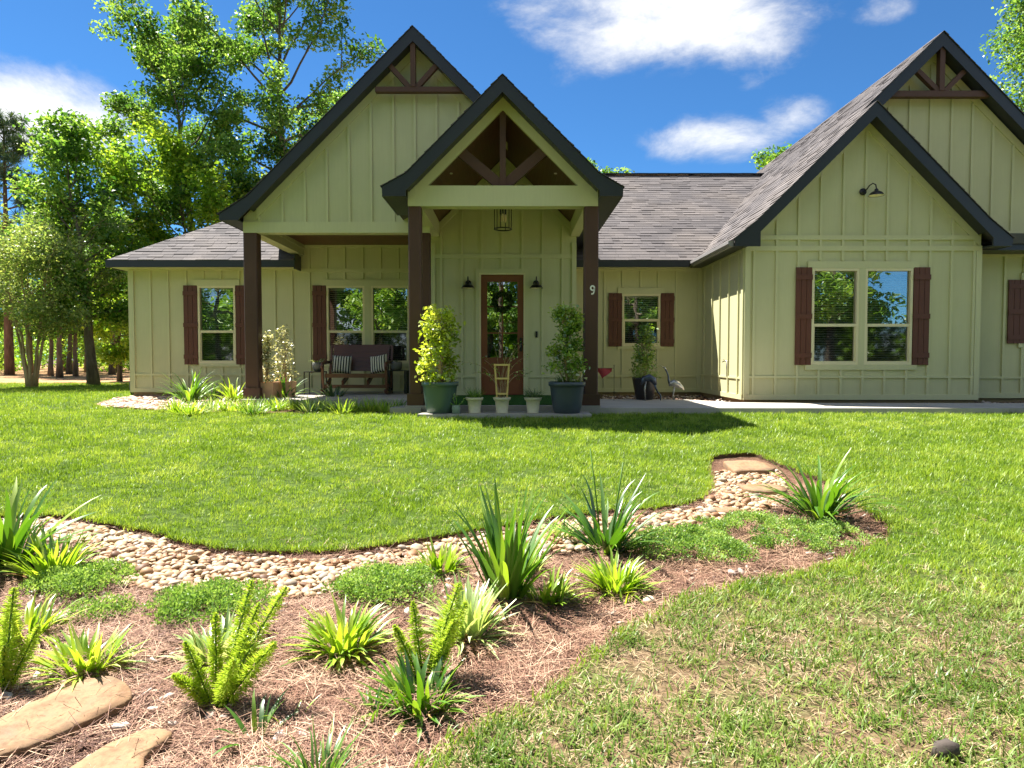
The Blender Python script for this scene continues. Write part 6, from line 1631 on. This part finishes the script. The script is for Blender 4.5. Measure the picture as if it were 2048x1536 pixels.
def cushion(label, x, y, z, rot):
    bm = bmesh.new(); n = 14; grid = []
    for s in (1, -1):
        for i in range(n+1):
            for j in range(n+1):
                u, v = i/n*2-1, j/n*2-1; th = .075*((1-u**4)*(1-v**4))**.5; pin = 1-.05*(1-abs(u))*abs(v)**3-.0
                grid.append(bm.verts.new((u*.205*(1-.06*(1-v*v)*abs(u)**4), s*th, v*.20*(1-.06*(1-u*u)*abs(v)**4))))
    k = (n+1)**2
    for s in range(2):
        for i in range(n):
            for j in range(n):
                q = [s*k+i*(n+1)+j, s*k+(i+1)*(n+1)+j, s*k+(i+1)*(n+1)+j+1, s*k+i*(n+1)+j+1]; bm.faces.new([grid[a] for a in (q if s else q[::-1])])
    bmesh.ops.remove_doubles(bm, verts=bm.verts, dist=.0015)
    me = bpy.data.meshes.new('cushion'); bm.to_mesh(me); bm.free()
    for p in me.polygons: p.use_smooth = True
    me.materials.append(M['stripe']); o = bpy.data.objects.new('cushion', me); link(o); o.location = (x, y, z); o.rotation_euler = rot
    return tag(o, label, 'cushion')
yb_ = YS+.30
cushion('black and cream striped cushion at the bench end beside the window shutter', bcx-hw+.25, yb_+.13, FL+sz+.185, (R(-14), R(3), R(6)))
cushion('black and cream striped cushion propped in the bench end near the portico', bcx+hw-.20, yb_+.13, FL+sz+.195, (R(-14), R(-9), R(-14)))
def side_table(label, px, Y, w, h, thick):
    x = PX(px, Y, 770); t = thing('side_table', label, 'table', (x, Y, FL))
    MB().box(-w/2, w/2, -w/2, w/2, h-.02, h).build('table_top', 'black_metal', t)
    for sx in (-1, 1):
        for sy in (-1, 1):
            MB().box(sx*(w/2-thick/2)-thick/2, sx*(w/2-thick/2)+thick/2, sy*(w/2-thick/2)-thick/2, sy*(w/2-thick/2)+thick/2, 0, h-.02).build('leg', 'black_metal', t)
    return x
x = side_table('thin black metal side table left of the bench', 631, 14.3, .38, .48, .022)
t = thing('bowl_planter', 'grey round bowl with a small leafy plant on the thin side table', 'planter', (x+.06, 14.3, FL+.48)); pot_mesh([(.075, 0), (.11, .05), (.122, .12), (.118, .19), (.106, .19), (.104, .16)], 'grey_pot', t, 28, (.104, .165)); rim_grass(t, .17, .07, 26, .17, .022, 'strap_pale', 41, (.3, 1.2))
x = side_table('sturdy black side table between bench and portico post', 797, 14.6, .40, .50, .05)
t = thing('bowl_planter', 'grey glazed pot on the sturdy side table by the post', 'planter', (x-.04, 14.6, FL+.50)); pot_mesh([(.085, 0), (.115, .04), (.122, .12), (.115, .18), (.104, .18), (.1, .15)], 'grey_pot', t, 28, (.1, .155)); rim_grass(t, .16, .06, 20, .12, .015, 'strap_dark', 42)
# ================================================================ recess: planter, birds, flag, spigot, hose
px_ = P(1292, 798, 13.0); t = thing('planter', 'dark tapered planter with a bushy shrub below the small window', 'planter', (px_.x, 13.15, .10))
pot_mesh([(.155, 0), (.165, .01), (.205, .22), (.238, .40), (.242, .43), (.226, .43), (.22, .40)], 'dark_pot', t, 36, (.22, .405))
shrub(t, .40, .98, .26, 1500, .055, 'leaf_holly', 61, 5, lambda u: .95-.62*u, clumpr=.10, tone=(.48, .25), ncl=70)
rim_grass(t, .41, .20, 150, .30, .011, 'strap_pale', 61, (.3, 1.2), (1.2, 2.4))
def heron(label, loc, rz, mat, curved=False, s=1.0):
    t = thing('heron_statue', label, 'statue', loc, rz)
    b = MB()
    if not curved:
        b.tube([(-.02, 0, .30), (0, 0, .335), (.06, 0, .35), (.13, 0, .325), (.20, 0, .275), (.235, 0, .235)], [.010, .045, .062, .055, .028, .004], 12); b.build('body', mat, t, True)
        MB().tube([(.0, 0, .34), (-.03, 0, .40), (-.035, 0, .47), (-.06, 0, .54), (-.085, 0, .59)], [.030, .020, .014, .013, .016], 10).build('neck', 'bird_dark', t, True)
        MB().tube([(-.07, 0, .575), (-.10, 0, .61), (-.115, 0, .615)], [.012, .020, .012], 10).build('head', mat, t, True)
        MB().tube([(-.11, 0, .613), (-.19, 0, .665)], [.009, .001], 8).build('beak', mat, t, True)
        for sy in (-.022, .022):
            m = MB(); m.tube([(.07, sy, .31), (.05, sy, .16), (.065, sy, 0.0)], [.012, .006, .006], 6); m.tube([(.065, sy, .006), (.02, sy, .004)], .005, 5); m.tube([(.065, sy, .006), (.10, sy+.02, .004)], .005, 5); m.build('leg', mat, t, True)
    else:
        b.tube([(-.12, 0, .28), (-.07, 0, .385), (.02, 0, .41), (.10, 0, .37), (.14, 0, .28)], [.012, .055, .065, .06, .03], 12); b.build('body', 'bird_dark', t, True)
        MB().tube([(.125, 0, .30), (.14, 0, .22), (.18, 0, .15), (.225, 0, .10), (.235, 0, .05), (.225, 0, .005)], [.026, .018, .014, .013, .014, .010], 10).build('neck', 'bird_dark', t, True)
        for sy in (-.02, .03):
            m = MB(); m.tube([(-.03, sy, .37), (-.055, sy, .20), (-.035, sy, 0)], [.012, .007, .007], 6); m.tube([(-.035, sy, .006), (-.08, sy, .004)], .005, 5); m.build('leg', mat, t, True)
    t.scale = (s,)*3
    return t
a = P(1342, 798, 13.0); heron('slim metal heron statue with raised beak standing in the mulch', (a.x-.02, 12.98, .022+.0), R(0), 'bird_metal', False, 1.14)
a = P(1296, 799, 12.85); heron('dark metal heron statue bending its neck down before the planter', (a.x-.02, 12.78, .10), R(0), 'bird_metal', True, 1.06)
a = P(1228, 795, 12.9); b = P(1228, 733, 12.9); t = thing('garden_flag', 'small faded red garden flag on a thin black stand', 'flag', (a.x, 12.9, .10))
h_ = b.z-.10
m = MB(); m.tube([(0, 0, -.03), (0, 0, h_+.01)], .005, 6); m.tube([(.012*math.cos(k*.8), 0, h_+.02+.012*math.sin(k*.8)) for k in range(9)], .003, 5, False); m.tube([(0, 0, h_-.03), (-.42, 0, h_-.03)], .004, 6); m.build('stand', 'black_metal', t, True)
V = []; F = []; n = 16
for i in range(n+1):
    for j in range(9):
        u = i/n; v = j/8; dz_ = v*(.06+.24*u) if u < .5 else v*(.18+.12*math.sin(u*6)); V.append((-.04-.36*u, .03*math.sin(u*9+v*2)*(.3+v), h_-.035-dz_-.0))
for i in range(n):
    for j in range(8): q = i*9+j; F.append((q, q+9, q+10, q+1))
m = MB(); m.add(V, F); m.build('flag_cloth', 'flag_red', t, True, fix=False)
y_ = XW0*FPX/(1455-1024); zs = PZ(722, y_); zl_ = PZ(753, y_)
t = thing('spigot', 'metal garden tap with its pipe on the sunlit side wall', 'tap', (XW0, y_, zs))
MB().tube([(-.004, -.05, 0), (-.03, -.05, 0), (-.03, .10, 0), (-.06, .14, -.02)], .012, 8).build('tap', 'chrome', t, True)
MB().tube([(-.03, -.05, .0), (-.03, -.05, zl_-zs)], .011, 8).build('pipe', 'gutter_grey', t, True)
MB().tube([(-.06, .10, .02), (-.06, .10, .035)], .028, 12).build('tap_wheel', 'chrome', t, True)
a = P(257, 795, 15.9); t = thing('garden_hose', 'grey garden hose hung in a loose coil at the left house corner', 'hose', (XL-.06, 16.0, 0))
r_ = random.Random(4)
for k in range(4):
    pts = []
    for i in range(25):
        a_ = 6.2832*i/24; pts.append((-.04+.015*k*math.cos(a_)-.03*math.sin(k)-.05*(math.sin(a_) < 0)*abs(math.sin(a_)), .16*math.cos(a_)*(1+.06*k), .34+.30*math.sin(a_)*(1+.03*k)))
    MB().tube(pts, .014, 8, False).build('hose_loop', 'hose_grey', t, True)
MB().box(-.0, .055, -.03, .03, .48, .62).build('hook', 'black_metal', t)
